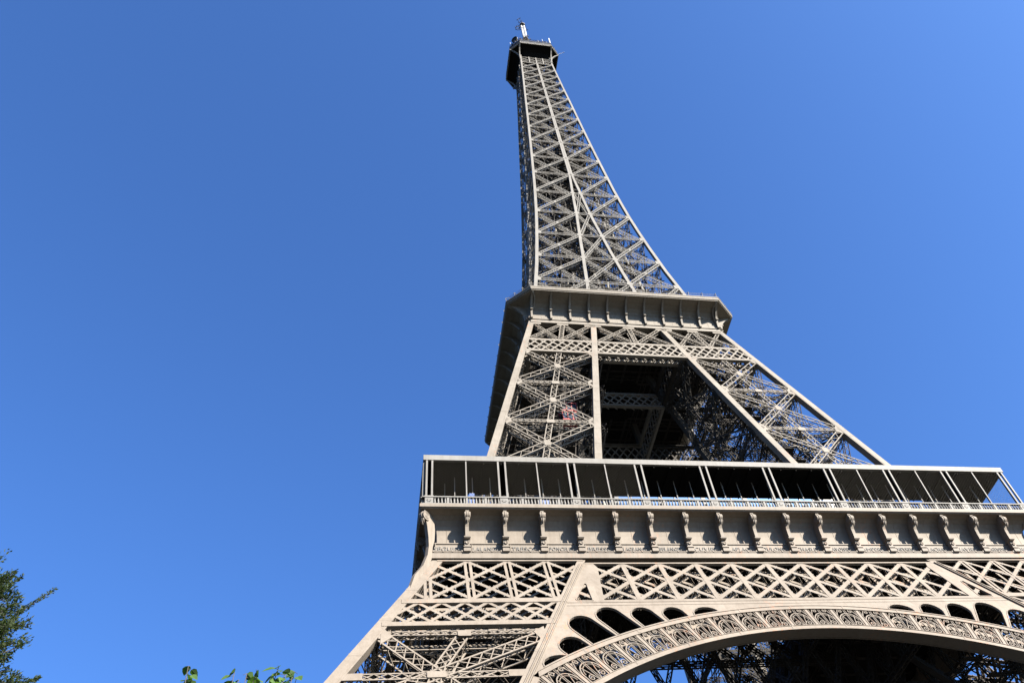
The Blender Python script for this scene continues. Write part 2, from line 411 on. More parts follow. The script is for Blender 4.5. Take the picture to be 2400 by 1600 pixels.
SP = 3.828
def truss_bars(mb, u0, u1, z0, z1, o, w, t, double, studs=None):
    n = NRM((z0+z1)/2); H = z1-z0
    for k in range(-9, 10):
        uv = k*SP
        ts = [t_ for t_ in np.linspace(0, 1, 41) if u0(z0+H*t_) <= uv <= u1(z0+H*t_)]
        if len(ts) > 3:
            za, zb = z0+H*ts[0], z0+H*ts[-1]
            if double:
                for e in (-.24, .24): mb.bar(P(uv+e, za, o=o+.03), P(uv+e, zb, o=o+.03), n, .27, .07)
            else: mb.bar(P(uv, za, o=o+.03), P(uv, zb, o=o+.03), n, w*1.15, .07)
            if studs is not None and not double: studs.append((P(uv, za, o=o), P(uv, zb, o=o), n, w))
    lattice(mb, u0, u1, z0, z1, h, SP, 2*SP, w, t, o, studs=studs)
truss_bars(b1, leg_in, leg_out, 45.6, 51.62, -.05, .36, .08, True, studs)
truss_bars(b1, leg_in, leg_out, 45.55, 51.35, -1.1, .22, .06, False)
flange(b1, 51.62, 51.95, fin0, fin1, h, d=.25)
for xf in (FRONT, LEFT): b1.build('belt_truss', M_LOW, LEG, xf)
# light studs along the flat bars
def stud_mesh(studs, pitch, r):
    mb = MB()
    for pa, pb, n, w in studs:
        L = np.linalg.norm(pb-pa); D = (pb-pa)/L; s = np.cross(D, n)
        k = int(L/pitch)
        for i in range(1, k):
            for sg in (-1, 1):
                c = pa+D*(L*i/k)+s*sg*(w/2+r*.6)-n*.03
                mb.add([c+s*r, c-s*r, c+D*r, c-D*r, c+n*r, c-n*r], [(0, 2, 4), (2, 1, 4), (1, 3, 4), (3, 0, 4), (2, 0, 5), (1, 2, 5), (3, 1, 5), (0, 3, 5)])
    return mb
for xf in (FRONT, LEFT):
    o = stud_mesh(studs, .95, .085).build('light_bulbs', M_BULB, LEG, xf); tag(o, kind='stuff')
# belt under the second gallery
b2 = MB()
for o, w in ((-.04, .27), (-1.45, .2)):
    lattice(b2, leg_in, leg_out, 100.8, 104.2, h, 1.5, 2.7, w, .06, o)
    flange(b2, 104.15, 104.7, leg_in, leg_out, h, o=o+.06); flange(b2, 100.3, 100.85, leg_in, leg_out, h, o=o+.06)
n_ = NRM(102)
for z in (100.35, 104.6):
    for u in np.arange(-18, -7, .75):
        if leg_in(z) < u < leg_out(z)-.8:
            b2.bar(P(u, z, o=-.1), P(u+.8, z, o=-1.45), (0, 0, 1), .16, .05); b2.bar(P(u+.8, z, o=-.1), P(u, z, o=-1.45), (0, 0, 1), .16, .05)
za, zb = 104.8, 110.6; um = lambda z: (leg_in(z)+leg_out(z))/2
for ua, ub in ((leg_in, um), (um, leg_out)):
    laced(b2, P(ua(za)+.1, za), P(ub(zb)-.1, zb), n_, .62, .7, .12, .07, .7); laced(b2, P(ub(za)-.1, za), P(ua(zb)+.1, zb), n_, .62, .7, .12, .07, .7, off=-.12)
laced(b2, P(um(za), za), P(um(zb), zb), n_, .8, .7, .12, .07, .8, cross=True)
for u in (leg_in(zb)+.3, um(zb), leg_out(zb)-.3): gusset(b2, u, zb-.15, h, .95, .35, .03)
for xf in (FRONT, LEFT): b2.build('upper_belt_truss', M_MID, LEG, xf)
b3 = MB()
lattice(b3, leg_in, leg_out, 102.6, 105.6, hi, 1.5, 2.4, .27, .06, .0)
flange(b3, 105.5, 106.0, leg_in, leg_out, hi, o=.05); flange(b3, 102.1, 102.6, leg_in, leg_out, hi, o=.05)
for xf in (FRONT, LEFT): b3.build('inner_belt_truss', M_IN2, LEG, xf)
# diagonal corner fin that carries the scroll of the gallery
fin = MB()
prof = [(36.3, 46.6), (35.75, 48.9), (34.97, 50.5), (34.57, 51.9), (34.46, 53), (34.52, 54), (34.67, 55.2), (34.8, 55.8), (35.0, 56.9)]
inr = [(35.3, 47.6), (34.6, 49.0), (34.0, 50.5), (33.7, 51.9), (33.6, 53), (33.6, 54), (33.7, 55.2), (33.8, 55.8), (34.0, 56.9)]
inr = [(35.6, 46.6), (35.2, 48.9), (34.4, 50.5), (34.15, 51.9), (34.1, 53), (33.9, 54), (33.85, 55.2), (33.9, 55.8), (34.0, 56.9)]
for i in range(len(prof)-1):
    q = []; e = .13
    for (a, z), (b, _) in ((prof[i], inr[i]), (prof[i+1], inr[i+1])):
        q += [(-a-e, a-e, z), (-a+e, a+e, z), (-b+e, b+e, z), (-b-e, b-e, z)]
    fin.hexa(q)
def scroll(mb, c, ax, outd, r, w):
    """three-ribbed volute; ax = axis direction, outd = outward direction"""
    c = Vector(c); ax = Vector(ax).normalized(); ou = Vector(outd).normalized(); upv = Vector((0, 0, 1))
    for k, (off, rr) in enumerate(((-w*.34, r*.9), (0, r), (w*.34, r*.9))):
        o = c+ax*off; vs = []; N = 18
        for s in (-1, 1):
            for i in range(N):
                t = 2*math.pi*i/N; vs.append(tuple(o+ax*s*w*.15+(ou*math.cos(t)+upv*math.sin(t))*rr))
        fs = [(i, (i+1) % N, N+(i+1) % N, N+i) for i in range(N)]+[tuple(range(N-1, -1, -1)), tuple(range(N, 2*N))]
        mb.add(vs, fs)
    for s in (-1, 1):       # spiral on the cheeks
        pts = []
        for i in range(26):
            t = i/25*2.2*2*math.pi; rr = r*.82*(1-i/27)
            pts.append(tuple(c+ax*s*(w*.5+.01)+(ou*math.cos(t)+upv*math.sin(t))*rr))
        mb.tube(pts, .035, 4)
    for off, L, ww in ((0, .62, .2), (-w*.27, .42, .15), (w*.27, .42, .15)):      # leaf drop under the volute
        a = c+ax*off+ou*(r*.62)-upv*(r*.8); b = a-upv*L*.5-ou*.05; d = a-upv*L-ou*.16
        mb.tube([tuple(a), tuple(b), tuple(d)], [ww*.62, ww*.5, .02], 6)
scroll(fin, (-34.83, 34.83, 56.25), (1, 1, 0), (-1, 1, 0), .56, .6)
fin.build('corner_fin', M_LOW, LEG, FRONT)
copy4(LEG)

# ------------------------------------------------------------------ girder and arch between the legs
girder = MB()
c_in = lambda z: -hi(z)+.02; c_out = lambda z: hi(z)-.02
gst = []
truss_bars(girder, c_in, c_out, 45.2, 51.1, -.05, .42, .09, False, gst)
# lacing behind the bars and a second plane of bars
def backlace(mb, gst, d):
    for pa, pb, n, w in gst:
        L = np.linalg.norm(pb-pa); D = (pb-pa)/L; k = max(2, int(L/.75)); s = np.cross(D, n)*w*.4
        for sg in (-1, 1):
            for i in range(k):
                a = pa+D*L*i/k+s*sg; b = pa+D*L*(i+1)/k+s*sg
                i0, i1 = (0.05, d) if i % 2 else (d, .05)
                mb.bar(a-n*i0, b-n*i1, s, .055, .03)
        mb.bar(pa-n*d, pb-n*d, n, w*.9, .06)
backlace(girder, gst, .95)
flange(girder, 51.1, 51.32, c_in, c_out, h, d=.25); flange(girder, 44.75, 45.15, c_in, c_out, h, d=.4)
GIRDER = girder.build('truss_girder', M_LOW, TOWER, FRONT)
o = stud_mesh(gst, .95, .085).build('light_bulbs', M_BULB, GIRDER, FRONT); tag(o, kind='stuff')
copy4(GIRDER)

RE, CE = 48.0, -4.1      # extrados
RI, CI = 42.0, -1.0      # intrados, upper edge of its rim
def arc(u, r, c): return c+math.sqrt(r*r-u*u)
def mpf(u, z, t):
    n = NRM(z); p = P(u, z, o=-t); return tuple(p)
arch = MB()
# rim bands
def rim(mb, r, c, r2, c2, u0, u1, o, t, N=72):
    for i in range(N):
        ua, ub = u0+(u1-u0)*i/N, u0+(u1-u0)*(i+1)/N
        q = []
        for tt in (0, t):
            q += [P(ua, arc(ua, r, c), o=o-tt), P(ub, arc(ub, r, c), o=o-tt), P(ub, arc(ub, r2, c2), o=o-tt), P(ua, arc(ua, r2, c2), o=o-tt)]
        mb.hexa([q[0], q[1], q[2], q[3], q[4], q[5], q[6], q[7]])
rim(arch, RE, CE, RE-.5, CE, -26.3, 26.3, .06, .12)
rim(arch, RE, CE, RE-.07, CE, -26.3, 26.3, .12, .3)
rim(arch, RE-.5, CE, RE-.56, CE, -26.3, 26.3, .12, .3)
rim(arch, RI, CI, RI-.42, CI, -37, 37, .06, .14)
rim(arch, RI+.05, CI, RI, CI, -37, 37, .12, .3)
rim(arch, RI-.36, CI, RI-.48, CI, -37, 37, .10, 1.45)      # soffit plate
for u in np.arange(-33.8, 34, 5.2):      # splice plates
    a_, b_ = u*.995, u; arch.bar(P(a_, arc(a_, RI, CI)-.42, o=.085), P(b_, arc(b_, RI, CI)-.01, o=.085), NRM(40), .2, .03)
    if abs(u) < 25: arch.bar(P(a_+1.3, arc(a_+1.3, RE, CE)-.46, o=.085), P(b_+1.3, arc(b_+1.3, RE, CE)-.08, o=.085), NRM(42), .2, .03)
# outer rim below the haunch follows the leg post
for i in range(20):
    z0, z1 = 35.4-35.4*i/20, 35.4-35.4*(i+1)/20
    for s in (-1, 1): arch.bar(P(s*(hi(z0)-.3), z0, o=.06), P(s*(hi(z1)-.3), z1, o=.06), NRM(20), .5, .12)
sof = arch
rim(sof, RI+.05, CI, RI-.5, CI, -37, 37, -1.4, .12)
rim(sof, RE, CE, RE-.5, CE, -26.3, 26.3, -1.4, .12)
ARCH = arch.build('arch', M_LOW, TOWER, FRONT)
# tracery cells
tr = MB()
def TP(u, v, o=.02):
    """u: arc coordinate along the arch (m at the extrados), v: 0 intrados rim .. 1 extrados rim"""
    th = u/RE; x0 = RE*math.sin(th)
    # radial line from a centre between both arcs
    cx, cz = 0, -3.0; dx, dz = math.sin(th), math.cos(th)
    def hit(r, c):
        b = dz*(cz-c); cc = (cz-c)**2-r*r; return -b+math.sqrt(b*b-cc)
    ti, te = hit(RI, CI), hit(RE-.5, CE); t = ti+(te-ti)*v
    return P(dx*t, cz+dz*t, o=o)
def tcurve(pts, w, t=.1, o=.02):
    for (a, b), (c, d) in zip(pts[:-1], pts[1:]): tr.bar(TP(a, b, o), TP(c, d, o), NRM(40), w, t)
CW = 2.6
kmax = 10
for k in range(-kmax-4, kmax+4):
    u0 = k*CW; uc = u0+CW/2
    if abs(uc) > 34: continue
    tcurve([(u0, -.02), (u0, 1.02)], .26, .16, .03)
    tcurve([(u0-.26, 0), (u0-.26, 1)], .05, .12); tcurve([(u0+.26, 0), (u0+.26, 1)], .05, .12)
    # inner arch of the fan
    A = [(uc+1.0*math.cos(t), .30+.44*math.sin(t)) for t in np.linspace(0, math.pi, 19)]
    A = [(uc+1.0, 0)]+A+[(uc-1.0, 0)]; tcurve(A, .09, .12)
    A = [(uc+.8*math.cos(t), .30+.35*math.sin(t)) for t in np.linspace(.1, math.pi-.1, 13)]; tcurve(A, .05, .1)
    for q in (-.08, .08): tcurve([(uc+q, 0), (uc+q, .98)], .05, .1)
    for s in (-1, 1):
        tcurve([(uc+s*.14, .02), (uc+s*.62, .63)], .055, .1)
        for (cu, cv, rr, tw) in ((uc+s*.52, .875, .25, s), (uc+s*.58, .16, .30, -s)):
            pts = []
            for i in range(15):
                t = i/14*1.5*2*math.pi; q = rr*(1-i/17); pts.append((cu+math.cos(t)*q*tw, cv+math.sin(t)*q/2.3))
            tcurve(pts, .07, .11, .03)
        tcurve([(uc+s*.75, .9), (uc+s*1.04, .62)], .065, .1)
tr.build('arch_tracery', M_LOW, ARCH, FRONT)
# spandrel plates with their slots
sp = MB()
def slot(bu, w, tilt, top):
    """slot standing on the extrados at bu, tilted outward, reaching height top"""
    dx, dz = -math.sin(tilt), math.cos(tilt); nx, nz = math.cos(tilt), math.sin(tilt)
    rr = w/2; bz = arc(bu, RE, CE)+.06
    L = (top-bz-rr*.98)/dz
    cx, cz = bu+dx*L, bz+dz*L
    pts = [(cx+nx*rr*math.cos(t)+dx*rr*math.sin(t), cz+nz*rr*math.cos(t)+dz*rr*math.sin(t)) for t in np.linspace(0, math.pi, 14)]
    def foot(side):
        px, pz = pts[-1] if side < 0 else pts[0]
        for _ in range(400):
            if pz <= arc(px, RE, CE)+.07: break
            px -= dx*.03; pz -= dz*.03
        return (px, max(pz, arc(px, RE, CE)+.07))
    l, r = foot(-1), foot(1)
    if l[0] > pts[-1][0]+6 or r[0] < l[0]+.2: return None
    base = [(l[0]+(r[0]-l[0])*t, arc(l[0]+(r[0]-l[0])*t, RE, CE)+.07) for t in (.25, .5, .75)]
    ok = pts[0][1] > arc(pts[0][0], RE, CE)+.1
    return pts+[l]+base+[r] if ok else pts+[l]+base+[r]
holes = []
for bu, w, tilt, top in ((-22.5, 2.35, R(36), 40.1), (-20.05, 2.5, R(34), 42.9), (-17.5, 2.45, R(31), 44.05), (-15.05, 2.25, R(26), 43.97), (-12.6, 2.15, R(20), 43.95)):
    holes.append(slot(bu, w, tilt, top))
holes.append([(-25.7, arc(-25.7, RE, CE)+.08), (-25.75, 36.95), (-25.55, 37.4), (-25.15, 37.7), (-24.7, 37.85), (-24.2, 37.9), (-23.75, 37.85), (-23.6, arc(-23.6, RE, CE)+.08), (-24.6, arc(-24.6, RE, CE)+.08)])
holes.append([(-11.0, arc(-11, RE, CE)+.08), (-10.95, 43.2), (-10.7, 43.55), (-10.3, 43.8), (-9.8, 43.92), (-9.3, 43.88), (-8.9, 43.72), (-8.6, 43.45), (-8.55, arc(-8.55, RE, CE)+.08), (-9.7, arc(-9.7, RE, CE)+.08)])
outer = [(-hi(35.6), 35.6)]+[(-hi(z), z) for z in (38, 40, 42)]+[(-hi(44.78), 44.78), (-11, 44.78), (0, 44.78)]
outer += [(u, arc(u, RE, CE)+.01) for u in np.linspace(0, -26.1, 40)]
for s in (1, -1):
    T = MB(); T.plate(outer, holes, lambda u, z, t: mpf(u, z, t+.0), .12)
    for hl in holes:             # lip round every slot
        for a, b in zip(hl, hl[1:]+hl[:1]): T.bar(P(a[0], a[1], o=.05), P(b[0], b[1], o=.05), NRM(42), .1, .22)
    tri_o = [(-hi(44.78), 44.78), (-hi(51.3), 51.3), (-18.35, 51.3), (-18.0, 50.4), (-18.75, 44.78)]
    tri_h = [(-19.75, 47.7), (-20.0, 47.75), (-21.3, 45.3), (-21.2, 45.05), (-19.75, 45.05)]
    T.plate(tri_o, [tri_h], lambda u, z, t: mpf(u, z, t-.02), .12)
    for a, b in zip(tri_h, tri_h[1:]+tri_h[:1]): T.bar(P(a[0], a[1], o=.07), P(b[0], b[1], o=.07), NRM(42), .1, .2)
    T.bar(P(-hi(47)+.1, 44.95, o=.05), P(0, 44.95, o=.05), NRM(44), .05, .06); T.bar(P(-22.3, 44.35, o=.03), P(0, 44.35, o=.03), NRM(44), .04, .04)
    sd = 'spandrel_plate'
    if s < 0:
        for i, V in enumerate(T.V): W = V.copy(); W[:, 0] *= -1; T.V[i] = W
    T.build(sd, M_LOW, ARCH, FRONT)
    hs = [(np.array(P(a[0], a[1])), np.array(P(b[0], b[1])), NRM(42), .0) for hl in holes for a, b in zip(hl, hl[1:]+hl[:1])]
    mbs = MB()
    for pa, pb, n, w in hs:
        c = (pa+pb)/2*np.array([s, 1, 1]); r = .085
        if rng.random() < .75: mbs.add([c+(r, 0, 0), c-(r, 0, 0), c+(0, 0, r), c-(0, 0, r), c+n*r, c-n*r], [(0, 2, 4), (2, 1, 4), (1, 3, 4), (3, 0, 4), (2, 0, 5), (1, 2, 5), (3, 1, 5), (0, 3, 5)])
    o = mbs.build('light_bulbs', M_BULB, ARCH, FRONT); tag(o, kind='stuff')
copy4(ARCH)

# ------------------------------------------------------------------ first gallery
def sweep(mb, prof, close=False):
    """profile of (distance, z) points swept along a side, mitred at 45 degrees"""
    for (d0, z0), (d1, z1) in zip(prof[:-1], prof[1:]):
        mb.add([(-d0, d0, z0), (d0, d0, z0), (d1, d1, z1), (-d1, d1, z1)], [(0, 1, 2, 3)])
fr = MB()
sweep(fr, [(33.2, 51.95), (34.15, 51.95), (34.15, 52.55), (34.2, 52.57), (34.2, 52.64), (33.75, 52.68), (33.75, 52.86), (33.66, 52.88), (33.66, 53.86), (33.75, 53.88), (33.75, 53.98), (33.5, 54.02),
           (33.5, 55.0), (33.54, 55.5), (33.68, 56.0), (33.95, 56.5), (34.35, 56.85), (34.8, 57.0), (35.2, 57.02), (35.25, 57.08), (35.3, 57.1), (35.345, 57.14), (35.345, 57.5), (35.3, 57.56), (34.0, 57.56)])
uc = lambda k: -34.43+k*3.826
for k in range(18):      # mid-bay seam and frames of the name panels
    x = (uc(k)+uc(k+1))/2
    pts = [(33.5, 54.02), (33.5, 55.0), (33.54, 55.5), (33.68, 56.0), (33.95, 56.5), (34.35, 56.85)]
    for (a, za), (b, zb) in zip(pts[:-1], pts[1:]): fr.bar((x, a, za), (x, b, zb), (0, 1, 0), .05, .05, .02)
    for e in (-1.38, 1.38): fr.bar((x+e, 33.66, 52.88), (x+e, 33.66, 53.86), (0, 1, 0), .07, .06, .05)
    for j in range(4): fr.box((uc(k)+.5+j*.92, 34.02, 52.62), (uc(k)+.64+j*.92, 34.24, 52.78))
fr.bar((-33.9, 34.2, 52.7), (33.9, 34.2, 52.7), (0, 1, 0), .045, .045)
FRIEZE = fr.build('frieze', M_LOW, TOWER, FRONT)
NAMES = 'SEGUIN LALANDE TRESCA PONCELET BRESSE LAGRANGE BELANGER CUVIER LAPLACE DULONG CHASLES LAVOISIER AMPERE CHEVREUL FLACHAT NAVIER LEGENDRE CHAPTAL'.split()
cons = MB()
cons.box((-.34, 33.6, 52.62), (.34, 34.36, 52.95)); cons.box((-.28, 33.6, 52.95), (.28, 34.3, 53.1)); cons.box((-.36, 33.6, 53.1), (.36, 34.38, 53.2))
cons.box((-.25, 33.6, 53.2), (.25, 34.3, 54.0)); cons.box((-.28, 33.5, 54.0), (.28, 34.56, 54.08)); cons.box((-.33, 33.5, 54.08), (.33, 34.62, 54.18))
cp = [(34.48, 54.18), (34.5, 54.8), (34.56, 55.3), (34.72, 55.75), (34.9, 56.1), (35.1, 56.95)]
for (a, za), (b, zb) in zip(cp[:-1], cp[1:]):
    cons.hexa([(-.18, 33.45, za), (.18, 33.45, za), (.18, a, za), (-.18, a, za), (-.18, 33.45, zb), (.18, 33.45, zb), (.18, b, zb), (-.18, b, zb)])
scroll(cons, (0, 34.9, 56.32), (1, 0, 0), (0, 1, 0), .5, .56)
for i in range(8):       # rosette on the pedestal
    t = i*math.pi/4; cons.bar((0, 34.3, 53.6), (.17*math.cos(t), 34.37, 53.6+.17*math.sin(t)), (0, 1, 0), .09, .1, .05)
def inst(o, parent, loc, rot=None):
    c = o.copy(); COL.objects.link(c); c.parent = parent; c.location = loc
    if rot: c.rotation_euler = rot
    return c
c0 = None
for k in range(1, 18):
    if c0 is None: c0 = cons.build('console', M_LOW, FRIEZE, FRONT); c0.location = (uc(k), 0, 0)
    else: inst(c0, FRIEZE, (uc(k), 0, 0))
# ledge, balustrade
bal = MB()
bal.bar((-35.1, 35.1, 57.66), (35.1, 35.1, 57.66), (0, 0, 1), .32, .1); bal.bar((-35.1, 35.1, 58.54), (35.1, 35.1, 58.54), (0, 0, 1), .3, .12)
for k in range(37):
    x = -34.43+k*1.913; big = k % 4 == 0
    w = .42 if big else .12
    bal.box((x-w, 34.98, 57.6), (x+w, 35.2, 58.56))
    if big:
        bal.box((x-w-.04, 34.95, 58.5), (x+w+.04, 35.24, 58.62))
        for i in range(6):
            t = i*math.pi/3; bal.bar((x, 35.2, 58.05), (x+.22*math.cos(t), 35.22, 58.05+.22*math.sin(t)), (0, 1, 0), .1, .06, .03)
    if k < 36:
        a = w+.17; n = 5 if not (big or (k+1) % 4 == 0) else 4
        xs = np.linspace(x+(w+.16), x+1.913-((.42 if (k+1) % 4 == 0 else .12)+.16), n)
        for xx in xs:
            z = [57.64, 57.72, 57.95, 58.15, 58.3, 58.38, 58.48]; r = [.13, .075, .12, .08, .06, .12, .13]
            bal.tube([(xx, 35.1, q) for q in z], r, 6)
BAL = bal.build('balustrade', M_CAN, TOWER, FRONT); copy4(BAL)
# canopy
can = MB()
sweep(can, [(30.0, 63.32), (35.0, 63.5), (35.09, 63.52), (35.09, 64.2), (35.02, 64.25), (30.0, 64.5)])
CAN = can.build('canopy', M_CAN, TOWER, FRONT)
sof2 = MB()
sof2.add([(-29.9, 29.9, 63.30), (29.9, 29.9, 63.30), (34.85, 34.85, 63.42), (-34.85, 34.85, 63.42)], [(0, 1, 2, 3)])
for k in range(37):
    x = -34.43+k*1.913
    if abs(x) < 29.5: sof2.bar((x, 30, 63.3), (x, 34.9, 63.4), (0, 0, -1), .12, .22, .2)
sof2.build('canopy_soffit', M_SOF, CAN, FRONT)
def post(w, y, z0, z1, name, mat):
    m = MB(); m.box((-w/2, y-w/2, z0), (w/2, y+w/2, z1)); return m.build(name, mat, CAN, FRONT)
pp = None
for k in range(10):
    for e in (-.385, .385):
        x = -34.43+7.652*k+e
        if k in (0, 9): x = -34.43+7.652*k+e*.74
        if abs(x) > 34.9: continue
        if pp is None: pp = post(.19, 35.0, 57.6, 63.44, 'canopy_post', M_CAN); pp.location.x = x
        else: inst(pp, CAN, (x, 0, 0))
tp = None
for k in (0, 1, 2, 6, 7, 8):
    x = -34.43+7.652*k+3.826
    if tp is None: tp = post(.13, 35.02, 58.5, 63.4, 'net_post', M_CAN); tp.location.x = x
    else: inst(tp, CAN, (x, 0, 0))
ip = None
for k in range(0, 36):
    x = -33.5+k*1.913
    if abs(x) > 32: continue
    if ip is None:
        m = MB(); m.bar((0, 32.6, 57.6), (0, 32.6, 63.35), (0, 1, 0), .09, .09); ip = m.build('inner_post', M_CAN, CAN, FRONT); ip.location.x = x
    else: inst(ip, CAN, (x, 0, 0))
net = MB(); a, b, z0, z1 = .28, 7.652-.42, 58.6, 63.4; pit = .36
for sg in (1, -1):
    q = a-(z1-z0)
    while q < b+(z1-z0):
        # line x = q + sg*(z-z0)
        pts = []
        for z in (z0, z1): pts.append((q+sg*(z-z0), z))
        (xa, za), (xb, zb) = pts
        def clip(xa, za, xb, zb):
            t0, t1 = 0, 1
            for lim, s2 in ((a, 1), (b, -1)):
                fa, fb = s2*(xa-lim), s2*(xb-lim)
                if fa < 0 and fb < 0: return None
                if fa < 0: t0 = max(t0, fa/(fa-fb))
                if fb < 0: t1 = min(t1, fa/(fa-fb))
            return (t0, t1) if t1 > t0+.02 else None
        c = clip(xa, za, xb, zb)
        if c:
            f = lambda t: (xa+(xb-xa)*t, 35.0, za+(zb-za)*t)
            net.bar(f(c[0]), f(c[1]), (0, 1, 0), .0065, .0065, 0 if sg > 0 else .012)
        q += pit
np_ = None
for k in (0, 1, 2, 6, 7, 8):
    if np_ is None: np_ = net.build('safety_net', M_NET, CAN, FRONT); np_.location.x = -34.43
    else: inst(np_, CAN, (-34.43+7.652*k, 0, 0))
# floodlights on the canopy roof
fl = MB(); fl.box((-.25, 33.0, 64.9), (.25, 33.4, 65.4)); fl.bar((0, 33.2, 64.2), (0, 33.2, 65), (0, 1, 0), .08, .08)
f0 = None
for x in (-11.6, -7.3, 1.6, 3.2, 10.2, 11.4):
    if f0 is None: f0 = fl.build('floodlight', M_WHITE, CAN, FRONT); f0.location.x = x
    else: inst(f0, CAN, (x, 0, 0))
copy4(CAN)
FR4 = copy4(FRIEZE)
# names in raised letters on the front frieze only (the other sides are not in the picture)
for k, nm in enumerate(NAMES):
    cu = bpy.data.curves.new('lettering', 'FONT'); cu.body = nm; cu.size = .70; cu.extrude = .035; cu.align_x = 'CENTER'; cu.space_character = 1.12
    t = bpy.data.objects.new('t', cu); COL.objects.link(t)
    bpy.context.view_layer.update()
    me = bpy.data.meshes.new_from_object(t.evaluated_get(bpy.context.evaluated_depsgraph_get()))
    bpy.data.objects.remove(t)
    me.materials.clear(); me.materials.append(M_CAN)
    o = bpy.data.objects.new('name_lettering', me); COL.objects.link(o); o.parent = FRIEZE
    w = max(v.co.x for v in me.vertices)-min(v.co.x for v in me.vertices)
    s = min(1.0, 2.55/w)
    o.rotation_euler = (math.pi/2, 0, 0); o.scale = (s, .88, 1); o.location = ((uc(k)+uc(k+1))/2, -33.69, 53.12)
    o['label'] = 'raised name ' + nm

# deck of the first level with the central opening, and its beams
dk = MB()
def ring(mb, ro, ri, z0, z1):
    for k in range(4):
        c, s = math.cos(k*math.pi/2), math.sin(k*math.pi/2)
        q = [(-ro, -ro), (ro, -ro), (ri, -ri), (-ri, -ri)]
        q = [(x*c-y*s, x*s+y*c) for x, y in q]
        mb.hexa([(*p, z0) for p in q]+[(*p, z1) for p in q])
ring(dk, 33.8, 12.5, 56.6, 57.4)
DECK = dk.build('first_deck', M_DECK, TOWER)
bm_ = MB()
for q in np.arange(-30, 31, 3.9):
    for a, b in (((-33, q), (-12.5, q)), ((12.5, q), (33, q)), ((q, -33), (q, -12.5)), ((q, 12.5), (q, 33))):
        laced(bm_, (*a, 56.5), (*b, 56.5), (0, 0, -1), .5, 1.8, .16, .1, 1.6, sides=True)
for s in (-1, 1):
    for ax in (0, 1):
        for dist, z0 in ((18.5, 46.5), (12.6, 53.0)):
            for zz in (z0, 56.4):
                p = [(-33 if dist > 15 else -19, s*dist, zz), (33 if dist > 15 else 19, s*dist, zz)]
                if ax: p = [(y, x, z) for x, y, z in p]
                laced(bm_, p[0], p[1], (0, s, 0) if not ax else (s, 0, 0), .7, .6, .16, .1, 1.0)
            for i in range(16):
                u = -32+i*4; 
                if dist < 15 and abs(u+2) > 17: continue
                for a, b in (((u, z0), (u+4, 56.4)), ((u+4, z0), (u, 56.4))):
                    p = [(a[0], s*dist, a[1]), (b[0], s*dist, b[1])]
                    if ax: p = [(y, x, z) for x, y, z in p]
                    laced(bm_, p[0], p[1], (0, 1, 0) if not ax else (1, 0, 0), .55, .5, .13, .08, .8)
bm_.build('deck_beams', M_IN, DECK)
# glass pavilions between the legs
gl = MB()
gl.add([(-13.2, 29.4, 57.6), (13.2, 29.4, 57.6), (12.4, 28.4, 65.2), (-12.4, 28.4, 65.2), (-13.2, 22, 57.6), (13.2, 22, 57.6), (12.4, 22, 64.5), (-12.4, 22, 64.5)],
       [(0, 1, 2, 3), (1, 5, 6, 2), (5, 4, 7, 6), (4, 0, 3, 7), (3, 2, 6, 7)])
PAV = gl.build('glass_pavilion', M_GLASS, TOWER, FRONT)
mu = MB()
for i, x in enumerate(np.linspace(-13, 13, 15)): mu.bar((x, 29.4, 57.6), (x*.95, 28.4, 65.3), (0, 1, 0), .14 if i % 3 else .5, .2, .06)
mu.bar((-12.5, 28.4, 65.25), (12.5, 28.4, 65.25), (0, 1, 0), .25, .3, .1)
mu.build('mullions', M_DARK, PAV, FRONT); copy4(PAV)

# ------------------------------------------------------------------ girders between the legs under the second gallery
g2 = MB()
for o, w in ((-.04, .27), (-1.45, .2)):
    lattice(g2, c_in, c_out, 100.8, 104.2, h, 1.5, 2.7, w, .06, o)
    flange(g2, 104.15, 104.7, c_in, c_out, h, o=o+.06); flange(g2, 100.3, 100.85, c_in, c_out, h, o=o+.06)
for z in (100.35, 104.6):
    for u in np.arange(-7, 6.6, .75):
        g2.bar(P(u, z, o=-.1), P(u+.8, z, o=-1.45), (0, 0, 1), .16, .05); g2.bar(P(u+.8, z, o=-.1), P(u, z, o=-1.45), (0, 0, 1), .16, .05)
za, zb = 104.8, 110.6; zero = lambda z: 0.0
for ua, ub in ((c_in, zero), (zero, c_out)):
    laced(g2, P(ua(za)+.2, za), P(ub(zb)-.1, zb), n_, .62, .7, .12, .07, .7); laced(g2, P(ub(za)-.1, za), P(ua(zb)+.1, zb), n_, .62, .7, .12, .07, .7, off=-.12)
laced(g2, P(0, za), P(0, zb), n_, .8, .7, .12, .07, .8, cross=True)
for u in (c_in(zb)-.2, 0, c_out(zb)+.2): gusset(g2, u, zb-.15, h, 1.0, .35, .03)
g3 = MB()
lattice(g3, c_in, c_out, 102.6, 105.6, hi, 1.5, 2.4, .27, .06, .0)
flange(g3, 105.5, 106.0, c_in, c_out, hi, o=.05); flange(g3, 102.1, 102.6, c_in, c_out, hi, o=.05)
for u in np.arange(-6.8, 6.6, 1.5): g3.bar((u, hi(102)-.1, 102.2), (u+1.2, hi(102)-1.0, 102.2), (0, 0, 1), .2, .05)
G2 = g2.build('upper_truss_girder', M_MID, TOWER, FRONT); g3.build('inner_girder', M_MID, G2, FRONT); copy4(G2)

